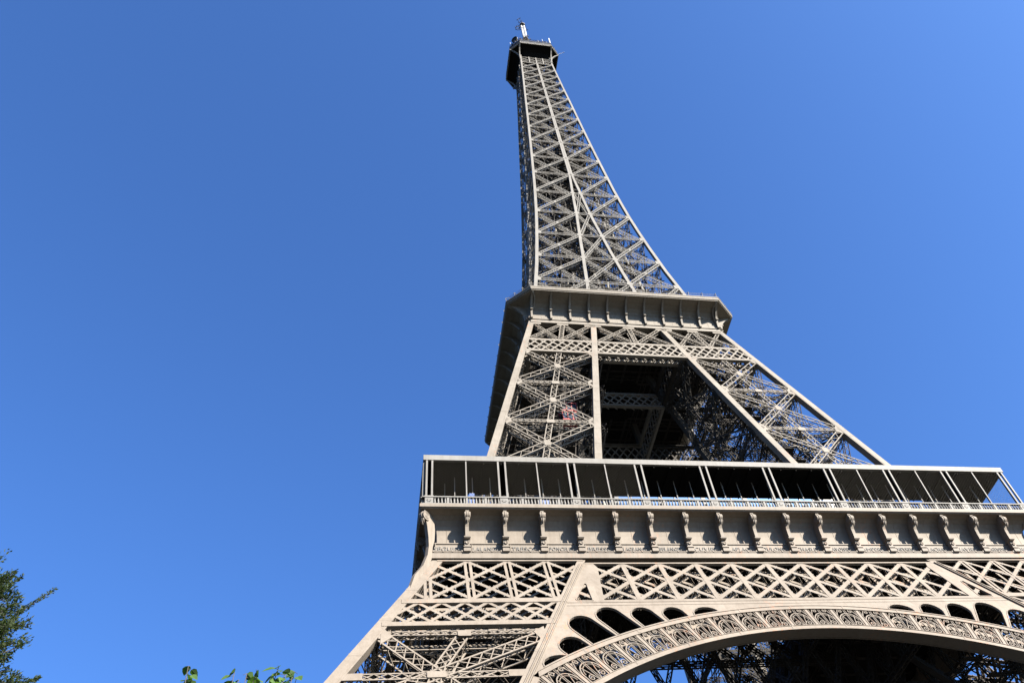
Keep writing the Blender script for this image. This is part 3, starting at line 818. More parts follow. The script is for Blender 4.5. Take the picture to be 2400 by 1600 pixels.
# ------------------------------------------------------------------ second gallery
def octa(d, ch, z):
    return [(-d+ch, d, z), (d-ch, d, z), (d, d-ch, z)]       # front edge and the right chamfer
G = MB()
gp = [(16.4, .4, 110.72), (17.5, .5, 110.72), (17.5, .5, 110.9), (17.42, .5, 110.92), (17.42, .5, 111.5), (17.55, .52, 111.52), (17.55, .52, 111.62), (17.4, .5, 111.64),
      (17.4, .55, 113.0), (17.45, .8, 113.7), (17.7, 1.3, 114.4), (18.2, 2.0, 115.0), (19.0, 2.9, 115.4), (20.0, 3.6, 115.58), (20.55, 3.7, 115.6)]
def gsweep(mb, prof):
    for (d0, c0_, z0), (d1, c1_, z1) in zip(prof[:-1], prof[1:]):
        a, b = octa(d0, c0_, z0), octa(d1, c1_, z1)
        mb.add(a+b, [(0, 1, 4, 3), (1, 2, 5, 4)])
gsweep(G, gp)
for k in range(10):
    x = -16.73+3.346*(k+.5)
    pts = [(q[0], q[2]) for q in gp[7:13]]
    for (a, za), (b, zb) in zip(pts[:-1], pts[1:]): G.bar((x, a, za), (x, b, zb), (0, 1, 0), .045, .05, .02)
pts = octa(17.55, 1.0, 114.0); G.bar(pts[0], pts[1], (0, 1, 0), .06, .08, .05)
GAL = G.build('second_gallery', M_MID, TOWER, FRONT)
cr = MB()
gsweep(cr, [(20.0, 3.6, 115.6), (20.55, 3.7, 115.58), (20.62, 3.72, 115.6), (20.62, 3.72, 115.78), (20.75, 3.74, 115.82), (20.8, 3.75, 116.25), (20.85, 3.75, 116.3), (20.85, 3.75, 116.5), (20.3, 3.65, 116.55), (14, 1.2, 116.55)])
for j in range(3):
    a, b = octa(20.72, 3.75, 116.5+.14*j)[:2]
cr.build('cornice', M_MID, GAL, FRONT)
brk = MB()
bp = [(17.6, 111.64), (17.66, 112.4), (17.85, 113.2), (18.2, 114.0), (18.85, 114.8), (19.6, 115.3), (20.3, 115.58)]
for (a, za), (b, zb) in zip(bp[:-1], bp[1:]):
    w = .17
    brk.hexa([(-w, 17.3, za), (w, 17.3, za), (w, a+.22, za), (-w, a+.22, za), (-w, 17.3, zb), (w, 17.3, zb), (w, b+.22, zb), (-w, b+.22, zb)])
brk.box((-.2, 17.7, 113.3), (.2, 18.35, 113.45))
b0 = None
for k in range(11):
    x = -16.73+3.346*k
    if b0 is None: b0 = brk.build('bracket', M_MID, GAL, FRONT); b0.location.x = x
    else: inst(b0, GAL, (x, 0, 0))
rl = MB()       # railing: leaning stanchions, wires and scalloped strip
a, b, c = [np.array(q) for q in octa(20.6, 3.7, 116.5)]
def stan(p, n):
    n = np.array(n)/np.linalg.norm(n)
    rl.bar(p, p+np.array([0, 0, 1.1])+n*.25, n, .07, .07); rl.bar(p+np.array([0, 0, 1.1])+n*.25, p+np.array([0, 0, 1.35])-n*.25, n, .07, .07); rl.bar(p+np.array([0, 0, 1.35])-n*.25, p+np.array([0, 0, 1.2])-n*.6, n, .06, .06)
for i in range(14):
    stan(a+(b-a)*i/13, (0, 1, 0))
    if i < 13:
        for z in (.35, .75, 1.1): rl.bar(a+(b-a)*i/13+(0, 0, z), a+(b-a)*(i+1)/13+(0, 0, z), (0, 1, 0), .03, .03)
for i in (1, 2):
    stan(b+(c-b)*i/3, (1, 1, 0))
for z in (.35, .75, 1.1): rl.bar(b+(0, 0, z), c+(0, 0, z), (1, 1, 0), .03, .03)
rl.bar(a+(0, 0, .14), b+(0, 0, .14), (0, 1, 0), .3, .04, .05); rl.bar(b+(0, 0, .14), c+(0, 0, .14), (1, 1, 0), .3, .04, .05)
rl.build('railing', M_TOP, GAL, FRONT)
# rolled mesh guard standing round the gallery, a little higher
gd = MB()
for zz, y in ((120.2, 16.9),):
    laced(gd, (-17.3, y, zz), (17.3, y, zz), (0, 1, 0), .55, .4, .08, .05, .5, cross=True)
    for i in range(9): gd.bar((-17+i*4.25, y-.2, 116.5), (-17+i*4.25, y-.2, zz), (0, 1, 0), .06, .06)
gd.build('mesh_guard', M_TOP, GAL, FRONT)
cnb = MB()      # curved rib on the left edge of each chamfer
for sx, sy in ((1, 0), (0, 1)):
    pr_ = [(17.5, .3, 111.7), (17.6, .9, 113.1), (17.95, 1.5, 113.9), (18.5, 2.2, 114.7), (19.3, 3.0, 115.25), (20.4, 3.7, 115.55)]
    for (d0, c0_, z0), (d1, c1_, z1) in zip(pr_[:-1], pr_[1:]):
        p = (d0-c0_, d0, z0) if sx else (d0, d0-c0_, z0); q = (d1-c1_, d1, z1) if sx else (d1, d1-c1_, z1)
        cnb.bar(p, q, (1, 1, -.5), .3, .3, .12)
cnb.build('corner_rib', M_MID, GAL, FRONT)
copy4(GAL)
d2 = MB(); ring(d2, 17.3, 2.6, 110.8, 111.0)
gsweep(d2, [(2.6, 0, 116.3), (20.1, 3.5, 116.3), (20.1, 3.5, 115.9), (2.6, 0, 115.9)])
for k in (1, 2, 3):
    for V in d2.V[4:7]:
        c_, s_ = round(math.cos(k*math.pi/2)), round(math.sin(k*math.pi/2)); W = V.copy(); W[:, 0] = V[:, 0]*c_-V[:, 1]*s_; W[:, 1] = V[:, 0]*s_+V[:, 1]*c_
        d2.add(W, [(0, 1, 4, 3), (1, 2, 5, 4)])
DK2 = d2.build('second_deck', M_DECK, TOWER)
bb = MB()
for q in np.arange(-16, 17, 2.9):
    for s in (0, 1):
        for a, b in (((-17, q), (-4.5, q)), ((4.5, q), (17, q))) if abs(q) < 4.5 else (((-17, q), (17, q)),):
            p, r_ = ((*a, 110.7), (*b, 110.7)) if not s else ((a[1], a[0], 110.7), (b[1], b[0], 110.7))
            laced(bb, p, r_, (0, 0, -1), .4, .9, .14, .08, 1.2)
for s in (-1, 1):
    for ax in (0, 1):
        for dist in (6.2,):
            p = [(-17, s*dist, 111.5), (17, s*dist, 111.5)]
            if ax: p = [(y, x, z) for x, y, z in p]
            laced(bb, p[0], p[1], (0, s, 0) if not ax else (s, 0, 0), 1.5, 1.0, .2, .12, 2.0, cross=True)
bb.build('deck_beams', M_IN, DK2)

# ------------------------------------------------------------------ shaft above the second gallery
shaft = MB(); midpost = MB(); inpost = MB()
column(shaft, h, h, 116, 271, co)
for z0, z1 in zip(*(lambda L: (L[:-1], L[1:]))([116, 119, 124.3, 127.7, 133, 138.1, 143, 148.5, 153, 158.6, 165, 169.4, 175, 180, 187.5, 199.5, 215, 230, 245, 262.5, 264.6])):
    for s in (-1, 1):
        q = []
        for z in (z0, z1):
            a, w, d = hi(z), ci(z), h(z); q += [(s*a, d, z), (s*(a+w), d, z), (s*(a+w), d-w*.9, z), (s*a, d-w*.9, z)]
        midpost.hexa(q)
        if z1 <= 180:      # the posts of the inner faces
            q = []
            for z in (z0, z1): a, w = hi(z), ci(z)*.8; q += [(s*a, a, z), (s*(a+w), a, z), (s*(a+w), a+w, z), (s*a, a+w, z)]
            if s < 0: inpost.hexa(q)
SH = shaft.build('shaft', M_TOP, TOWER, FRONT); midpost.build('middle_post', M_TOP, SH, FRONT); inpost.build('inner_post', M_TOP, SH, FRONT)
NZ = [117.4, 128.1, 138.2, 148.5, 159.2, 169.7, 180, 189.6, 199.8, 209.2, 217.8, 225.8, 233.6, 240.6, 247.3, 253.3, 258.9, 264.4]
def sz(z): return float(np.interp(z, [117, 180, 264], [.85, .72, .42]))
for z0, z1 in zip(NZ[:-1], NZ[1:]):
    m = MB(); w = sz(z0); n = NRM((z0+z1)/2); pit = max(.62, w*.85); d = w*.9; c = .14 if z0 < 180 else .12; l = .075
    near = z0 < 235
    def L2(s, z): return s*(h(z)-co(z))
    def R2(s, z): return s*(hi(z)+ci(z))
    e0, e1 = z0+.45, z1-.45
    for s in (-1, 1):
        A_, B_ = (L2, R2) if s < 0 else (R2, L2)      # the rising member lies in front and is the heavier one
        laced(m, P(A_(s, e0), e0), P(B_(s, e1), e1), n, w, d, c*1.15, l, pit, cross=True, off=-.06, sides=near)
        laced(m, P(B_(s, e0), e0), P(A_(s, e1), e1), n, w*.8, d, c*.8, l*.85, pit*1.25, off=-.5, sides=False)
        x = (L2(s, z0)+R2(s, z0)+L2(s, z1)+R2(s, z1))/4
        gusset(m, x, (z0+z1)/2, h, w*.34, w*.4, -.06)
        k = z1
        for dz in (.42, -.42): laced(m, P(L2(s, z1), z1+dz*w), P(R2(s, z1), z1+dz*w), n, .3*w/.7, .3, .08, .05, .9, off=-.1, sides=False, back=False)
        gusset(m, L2(s, z1)-s*.15, z1, h, .55*w, .8*w, -.02, k=.7); gusset(m, s*(hi(z1)+ci(z1)*.5), z1, h, .5*ci(z1)+.38*w, .5*w, .02, k=.62)
    if z1 <= 170:
        a0, a1 = hi(e0), hi(e1)
        if a1 > .6:
            laced(m, P(-a0, e0), P(a1, e1), n, w*.85, d, c, l, pit, off=-.1); laced(m, P(a0, e0), P(-a1, e1), n, w*.85, d, c, l, pit, off=-.2)
        for dz in (.42, -.42): laced(m, P(-hi(z1), z1+dz*w), P(hi(z1), z1+dz*w), n, .25, .3, .08, .05, .9, off=-.1, sides=False, back=False)
    m.build('shaft_brace', M_TOP, SH, FRONT)
bt = MB()     # first struts just above the gallery
for s in (-1, 1): laced(bt, P(s*h(117.4), 117.4), P(s*hi(117.4), 117.4), NRM(118), .8, .7, .12, .07, .7)
laced(bt, P(-hi(117.4), 117.4), P(hi(117.4), 117.4), NRM(118), .8, .7, .12, .07, .7)
for z0, z1 in zip(NZ[:-1], NZ[1:]):    # inner faces and level diaphragms
    z = z1; a, b = h(z)-.4, max(hi(z), .2)
    bt.bar((-a, a, z), (0, 0, z), (0, 0, 1), .28, .3); bt.bar((-a, a*.5, z), (-a*.5, a, z), (0, 0, 1), .2, .25)
    laced(bt, (-a, a*.45, z), (a, a*.45, z), (0, 0, 1), .4, .4, .11, .07, 1.2, sides=False)
    for t_ in (0, .5):       # secondary bracing a little way inside each face
        za, zb, zc = z0+(z1-z0)*t_, z0+(z1-z0)*(t_+.5), z0+(z1-z0)*(t_+.25)
        g_ = lambda q, f: (f*(h(q)-.9), h(q)-1.5, q)
        for f0, f1 in ((-1, -.45), (-.45, .1), (.1, .55), (.55, 1)):
            bt.bar(g_(za, f0), g_(zb, f1), (0, 1, 0), .13, .13); bt.bar(g_(zb, f0), g_(za, f1), (0, 1, 0), .13, .13, -.15)
        bt.bar(g_(zc, -1), g_(zc, 1), (0, 1, 0), .12, .12, -.2)
    if z1 <= 180:
        for t in ((0, 1), (1, 0)):
            zz = (z0, z1) if t[0] == 0 else (z1, z0)
            laced(bt, (-h(zz[0])+.6, hi(zz[0]), zz[0]), (-hi(zz[1])-.3, hi(zz[1]), zz[1]), (0, 1, 0), .6, .6, .12, .08, .9)
            laced(bt, (-hi(zz[0]), h(zz[0])-.6, zz[0]), (-hi(zz[1]), hi(zz[1])+.3, zz[1]), (1, 0, 0), .6, .6, .12, .08, .9)
    # secondary hangers
    for f in (.3, .62):
        bt.bar((-h(z0)*f, h(z0)-1.1, z0), (-h(z1)*f*.95, h(z1)-1.1, z1), (0, 1, 0), .1, .1); bt.bar((h(z0)*f, h(z0)*.62, z0), (h(z1)*f, h(z1)*.62, z1), (0, 1, 0), .12, .12)
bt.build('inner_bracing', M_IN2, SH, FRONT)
copy4(SH)
# lift well, guides and spiral stair up the middle
lw = MB(); R_ = 2.3
for z in np.arange(112, 272, 4.0):
    q = min(1, (h(z)-1)/3.2)*R_
    P4 = [(-q, -q), (q, -q), (q, q), (-q, q)]
    for i in range(4):
        a, b = P4[i], P4[(i+1) % 4]
        lw.bar((*a, z), (*a, z+4), (a[0], a[1], 0), .3, .3); lw.bar((*a, z), (*b, z), (a[0]+b[0], a[1]+b[1], 0), .2, .2)
        lw.bar((*a, z), (*b, z+4), (a[0]+b[0], a[1]+b[1], 0), .14, .1); lw.bar((*b, z), (*a, z+4), (a[0]+b[0], a[1]+b[1], 0), .14, .1, -.12)
    if z > 200: continue
for s in (-1, 1):
    for z0, z1 in zip(range(112, 268, 12), range(124, 280, 12)):
        lw.bar((s*.35, 0, z0), (s*.35, 0, min(z1, 270)), (s, 0, 0), .25, .25)
for i in range(900):
    z = 116.5+i*.17; t = i*.32; x, y = 3.6+math.cos(t)*1.0, math.sin(t)*1.0
    s = min(1, (h(z)-2.0)/4.6)
    lw.bar(((3.6)*s, 0, z), (x*s+.6*math.cos(t), y+.6*math.sin(t), z), (0, 0, 1), .3, .05)
for z0 in range(116, 264, 4): s = min(1, (h(z0)-2.0)/4.6); lw.bar((3.6*s, 0, z0), (3.6*min(1, (h(z0+4)-2.0)/4.6), 0, z0+4), (1, 0, 0), .25, .25)
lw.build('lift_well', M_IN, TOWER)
# intermediate platform seen through the lattice
ip_ = MB(); ip_.box((-7.0, -7.0, 195.6), (7.0, 7.0, 196.1)); ip_.box((-3.4, -3.4, 196.1), (3.4, 3.4, 199.0))
ip_.build('intermediate_platform', M_IN, TOWER)

# ------------------------------------------------------------------ top platform
tpm = MB()
gs = [(4.0, .3, 268.0), (4.1, .5, 270.0), (4.6, 1.0, 271.4), (5.8, 1.9, 272.8), (7.2, 2.7, 273.6), (8.2, 3.05, 273.85)]
gsweep(tpm, gs)
CAB = tpm.build('platform_cove', M_SOF, TOWER, FRONT)
tf = MB()
gsweep(tf, [(8.1, 3.03, 273.82), (8.37, 3.08, 273.84), (8.37, 3.08, 274.15), (8.28, 3.05, 274.2), (8.28, 3.05, 274.7), (8.4, 3.1, 274.75), (8.4, 3.1, 274.95), (8.2, 3.0, 275.0)])
for i in range(5): x = -5.2+2.6*i; tf.box((x-.12, 8.2, 274.1), (x+.12, 8.45, 275.05))
tf.build('platform_fascia', M_TOP, CAB, FRONT)
up_ = MB()
gsweep(up_, [(8.2, 3.0, 275.0), (8.15, 3.0, 276.4), (8.3, 3.05, 276.45), (8.3, 3.05, 276.8), (5.0, 1.5, 277.0)])
up_.build('cabin_wall', M_DARK, CAB, FRONT)
rb = MB()
rp = [(5.3, 5.25, 266.4), (5.3, 5.3, 268.2), (5.33, 5.6, 270.0), (5.37, 6.2, 271.4), (5.4, 7.1, 272.7), (5.42, 8.3, 273.85)]
for s in (-1, 1):
    rb = MB()
    for (x0, y0, z0), (x1, y1, z1) in zip(rp[:-1], rp[1:]): rb.bar((s*x0, y0, z0), (s*x1, y1, z1), (0, 1, -.6), .38, .35, .16)
    rb.build('platform_rib', M_TOP, CAB, FRONT)
lt = MB()
for i in range(5):
    x = -5.0+2.5*i
    if 0 < i < 4: lt.bar((x*.93, 5.25, 264.6), (x*.93, 5.35, 269.4), (0, 1, 0), .35, .3)
    if i < 4:
        for z0, z1 in ((264.8, 267.0), (267.0, 269.3)):
            lt.bar((x, 5.15, z0), (x+2.5, 5.15, z1), (0, 1, 0), .14, .12); lt.bar((x+2.5, 5.15, z0), (x, 5.15, z1), (0, 1, 0), .14, .12, -.1)
for z in (264.6, 267.0, 269.3): lt.bar((-5.2, 5.2, z), (5.2, 5.2, z), (0, 1, 0), .2, .2)
lt.build('top_lattice', M_TOP, CAB, FRONT)
copy4(CAB)
eq = MB()
gsq = MB()
rr_ = random.Random(5)
for k in range(4):
    c, s = math.cos(k*math.pi/2), math.sin(k*math.pi/2)
    for i in range(70):
        x = rr_.uniform(-7.6, 7.6); y = -rr_.uniform(6.6, 8.1) if abs(x) < 5.3 else -rr_.uniform(5.2, 6.2); hgt = rr_.uniform(.8, 2.6) if rr_.random() < .85 else rr_.uniform(2.8, 4.2)
        X, Y = x*c-y*s, x*s+y*c
        w = rr_.uniform(.04, .11) if rr_.random() < .7 else rr_.uniform(.2, .4)
        if w > .2: hgt = min(hgt, 1.6)
        eq.box((X-w/2, Y-w/2, 276.9), (X+w/2, Y+w/2, 277.2+hgt))
    p = [(-5.2, -8.1), (5.2, -8.1), (8.1, -5.2)]
    for z in (277.6, 278.1, 278.6):
        for a, b in zip(p[:-1], p[1:]):
            eq.bar((a[0]*c-a[1]*s, a[0]*s+a[1]*c, z), (b[0]*c-b[1]*s, b[0]*s+b[1]*c, z), (0, 0, 1), .06, .06)
tag(eq.build('roof_equipment', M_IN, TOWER), kind='stuff')
dm = MB(); dc = Vector((-6.6, -7.2, 279.2)); ax = Vector((-.7, -.6, -.25)).normalized(); e1 = ax.orthogonal().normalized(); e2 = ax.cross(e1)
N = 20; vs = [tuple(dc+(e1*math.cos(2*math.pi*i/N)+e2*math.sin(2*math.pi*i/N))*r+ax*o) for r, o in ((1.25, .25), (1.25, -.1), (.6, -.4)) for i in range(N)]
dm.add(vs, [(j*N+i, j*N+(i+1) % N, (j+1)*N+(i+1) % N, (j+1)*N+i) for j in (0, 1) for i in range(N)]+[tuple(range(2*N, 3*N))])
dm.tube([dc, dc-Vector((0, 0, 2.4))], .15, 6); dm.build('dish_antenna', M_DARK, TOWER)
wa = MB()
for x, y, z0, z1, w in ((5.6, -7.6, 278.6, 283.4, .36), (3.0, -7.8, 277, 281.3, .12), (-7.9, -5.6, 277, 280.2, .2), (4.4, -7.7, 277, 279.4, .12), (1.4, -7.9, 277, 279.5, .1), (8.2, -3.4, 277, 279, .15)):
    wa.box((x-w/2, y-w/2, z0), (x+w/2, y+w/2, z1)); wa.build('whip_antenna', M_WHITE, TOWER); wa = MB()
wa.bar((8.3, -5.2, 275.5), (10.6, -6.0, 276.2), (0, 0, 1), .12, .12)
wa.build('whip_antenna', M_WHITE, TOWER)
cb = MB()      # cabin, campanile and lattice foot of the mast
cb.tube([(0, 0, 277), (0, 0, 283)], [5.0, 4.4], 8); cb.tube([(0, 0, 283), (0, 0, 290), (0, 0, 292)], [3.2, 2.6, 1.2], 8)
for i in range(4):
    t = math.pi/4+i*math.pi/2; t2 = t+math.pi/2
    for z in np.arange(288, 304, 2.0):
        f = lambda z: 1.5-(z-288)*.035
        a, b = (f(z)*math.cos(t), f(z)*math.sin(t), z), (f(z+2)*math.cos(t), f(z+2)*math.sin(t), z+2)
        c, d = (f(z)*math.cos(t2), f(z)*math.sin(t2), z), (f(z+2)*math.cos(t2), f(z+2)*math.sin(t2), z+2)
        cb.bar(a, b, (1, 0, 0), .2, .2); cb.bar(a, d, (1, 0, 0), .12, .12); cb.bar(c, b, (1, 0, 0), .12, .12); cb.bar(a, c, (0, 0, 1), .12, .12)
for i in range(26):
    t = rr_.uniform(0, 6.28); z = rr_.uniform(297, 304); r = rr_.uniform(.6, 1.9)
    cb.box((r*math.cos(t)-.12, r*math.sin(t)-.12, z), (r*math.cos(t)+.12, r*math.sin(t)+.12, z+rr_.uniform(.4, 1.6)))
cb.build('campanile', M_IN, TOWER)
ms = MB()
for x in (-.52, .52): ms.tube([(x, 0, 303.5), (x, 0, 317.3)], [.38, .35], 12)
MAST = ms.build('mast', M_WHITE, TOWER)
ma = MB()
ma.tube([(0, 0, 303), (0, 0, 319.6)], .22, 8); ma.tube([(0, 0, 317.3), (0, 0, 317.9)], 1.1, 12); ma.tube([(0, 0, 318.8), (0, 0, 319.1)], .8, 12)
for z, angs in ((318.4, (50, 140)), (313.4, (185,)), (318.0, (230,))):
    for A in angs:
        t = R(A); d = Vector((math.cos(t), math.sin(t), 0)); s = Vector((-math.sin(t), math.cos(t), 0)); Z = Vector((0, 0, 1))
        if z < 316 and A in (135,): pass
        for e in (-.45, .45):
            ma.bar(Z*z+s*e, Z*z+s*e+d*2.9, (0, 0, 1), .13, .13)
        for q in (1.5, 2.8): ma.bar(Z*z+d*q-s*.95, Z*z+d*q+s*.95, (0, 0, 1), .13, .13)
        ma.bar(Z*z+d*2.8-Z*.8, Z*z+d*2.8+Z*.8, (1, 0, 0), .1, .1)
ma.build('mast_aerials', M_DARK, MAST)

# ------------------------------------------------------------------ lift cars
def lift_car(name, loc, sc_, tilt, label, two):
    r = empty(name, loc); tag(r, label, 'lift car', 'red lift cars'); r.rotation_euler = tilt
    for lev in range(two):
        z = lev*2.9
        m = MB(); m.box((-1.9, -1.7, z), (1.9, 1.7, z+.35)); m.box((-1.9, -1.7, z+2.35), (1.9, 1.7, z+2.7)); m.box((-1.9, 1.3, z+.35), (1.9, 1.7, z+2.35))
        m.box((-1.9, -1.7, z+.35), (-1.6, 1.3, z+1.0)); m.build('cabin', M_RED, r)
        p = MB()
        for x in (-1.8, -.6, .6, 1.8):
            for y in (-1.6, 1.2): p.box((x-.1, y-.1, z+.35), (x+.1, y+.1, z+2.35))
        p.build('window_post', M_RED, r)
        g = MB(); g.box((-1.7, -1.5, z+.4), (1.7, 1.1, z+2.3)); g.build('window', M_GLASSD, r)
    r.scale = (sc_, sc_, sc_)
    return r
mgd, ngd, pgd = newmat('dark_lift_glass'); pgd.inputs['Base Color'].default_value = (.03, .04, .06, 1); pgd.inputs['Roughness'].default_value = .08
M_GLASSD = mgd
lift_car('lift_car', (-13.7, -19.0, 85.4), .62, (0, 0, 0), 'red double-deck lift car inside the left leg below the second gallery', 2)
lift_car('lift_car', (-.6, -4.6, 249.0), .3, (0, 0, 0), 'small red lift car near the top of the narrow shaft', 1)

# ------------------------------------------------------------------ things standing on the first deck
def panel(x, y, w, hh, mat, label, name='display_panel', cat='display panel', rz=0.0, z=57.6):
    r = empty(name, (x, y, z)); r.rotation_euler = (0, 0, rz); tag(r, label, cat, 'boards on the gallery')
    m = MB(); m.box((-w/2, -.05, 1.0), (w/2, .05, 1.0+hh)); m.build('board', mat, r)
    l = MB(); l.box((-w/2+.05, -.04, 0), (-w/2+.15, .04, 1.0)); l.box((w/2-.15, -.04, 0), (w/2-.05, .04, 1.0)); l.build('frame', M_DARK, r)
    return r
panel(-29.9, -33.6, .55, 1.7, M_BLUE, 'narrow blue board behind the balustrade, leftmost on the gallery')
panel(-22.2, -33.4, 1.1, 1.2, M_BLUE, 'square blue board behind the balustrade beside a pair of canopy posts')
for (x, lab) in ((-15.6, 'closed cream parasol on the gallery, wider and left of the other one'), (-14.75, 'closed cream parasol on the gallery, slimmer and right of the other one')):
    r = empty('parasol', (x, -33.2, 57.6)); tag(r, lab, 'parasol', 'closed parasols on the gallery')
    m = MB(); m.tube([(0, 0, .9), (0, 0, 1.0), (0, 0, 2.5)], [.34 if x < -15 else .2, .33 if x < -15 else .2, .05], 10); m.build('canvas', M_CREAM, r)
    m = MB(); m.tube([(0, 0, 0), (0, 0, 2.6)], .04, 6); m.box((-.3, -.3, 0), (.3, .3, .08)); m.build('pole', M_WHITE, r)
r = empty('bar_counter', (-12.6, -33.3, 57.6)); tag(r, 'long pale counter top behind the balustrade right of the parasols', 'counter')
m = MB(); m.box((-1.6, -.3, 1.25), (1.6, .3, 1.4)); m.build('counter_top', M_CREAM, r)
m = MB(); m.box((-1.4, -.2, 0), (-1.3, .2, 1.25)); m.box((1.3, -.2, 0), (1.4, .2, 1.25)); m.build('leg', M_WHITE, r)
r = empty('notice_board', (10.9, -33.2, 57.6)); tag(r, 'slatted white board leaning by the canopy posts on the right half of the gallery', 'notice board')
m = MB()
for i in range(6): m.box((-.75, -.05, 1.05+i*.3), (.75, .05, 1.3+i*.3))
m.build('slats', M_WHITE, r)
m = MB(); m.box((-.75, -.04, 0), (-.65, .04, 2.9)); m.box((.65, -.04, 0), (.75, .04, 2.9)); m.box((-.8, -.04, .95), (1.6, .04, 1.03)); m.build('frame', M_WHITE, r)

# ------------------------------------------------------------------ trees
def vrand(r): return Vector((r.uniform(-1, 1), r.uniform(-1, 1), r.uniform(-1, 1)))
def leaf(mb, p, d, n, L, W, kind):
    d = d.normalized(); s = d.cross(n).normalized()
    if s.length < .1: s = d.orthogonal().normalized()
    n = s.cross(d)
    if kind == 'heart':
        pts = [(0, 0, 0), (.08, .32, .05), (.35, .5, .1), (.7, .34, .06), (1.05, 0, -.04), (.7, -.34, .06), (.35, -.5, .1), (.08, -.32, .05), (.5, 0, -.03)]
        vs = [tuple(p+d*a*L+s*b*W+n*c*L) for a, b, c in pts]
        mb.add(vs, [(0, 1, 2, 8), (8, 2, 3, 4), (8, 4, 5, 6), (0, 8, 6, 7)])
    else:
        pts = [(0, 0, 0), (.5, .5, .08), (1, 0, 0), (.5, -.5, .08)]
        mb.add([tuple(p+d*a*L+s*b*W+n*c*L) for a, b, c in pts], [(0, 1, 2), (0, 2, 3)])
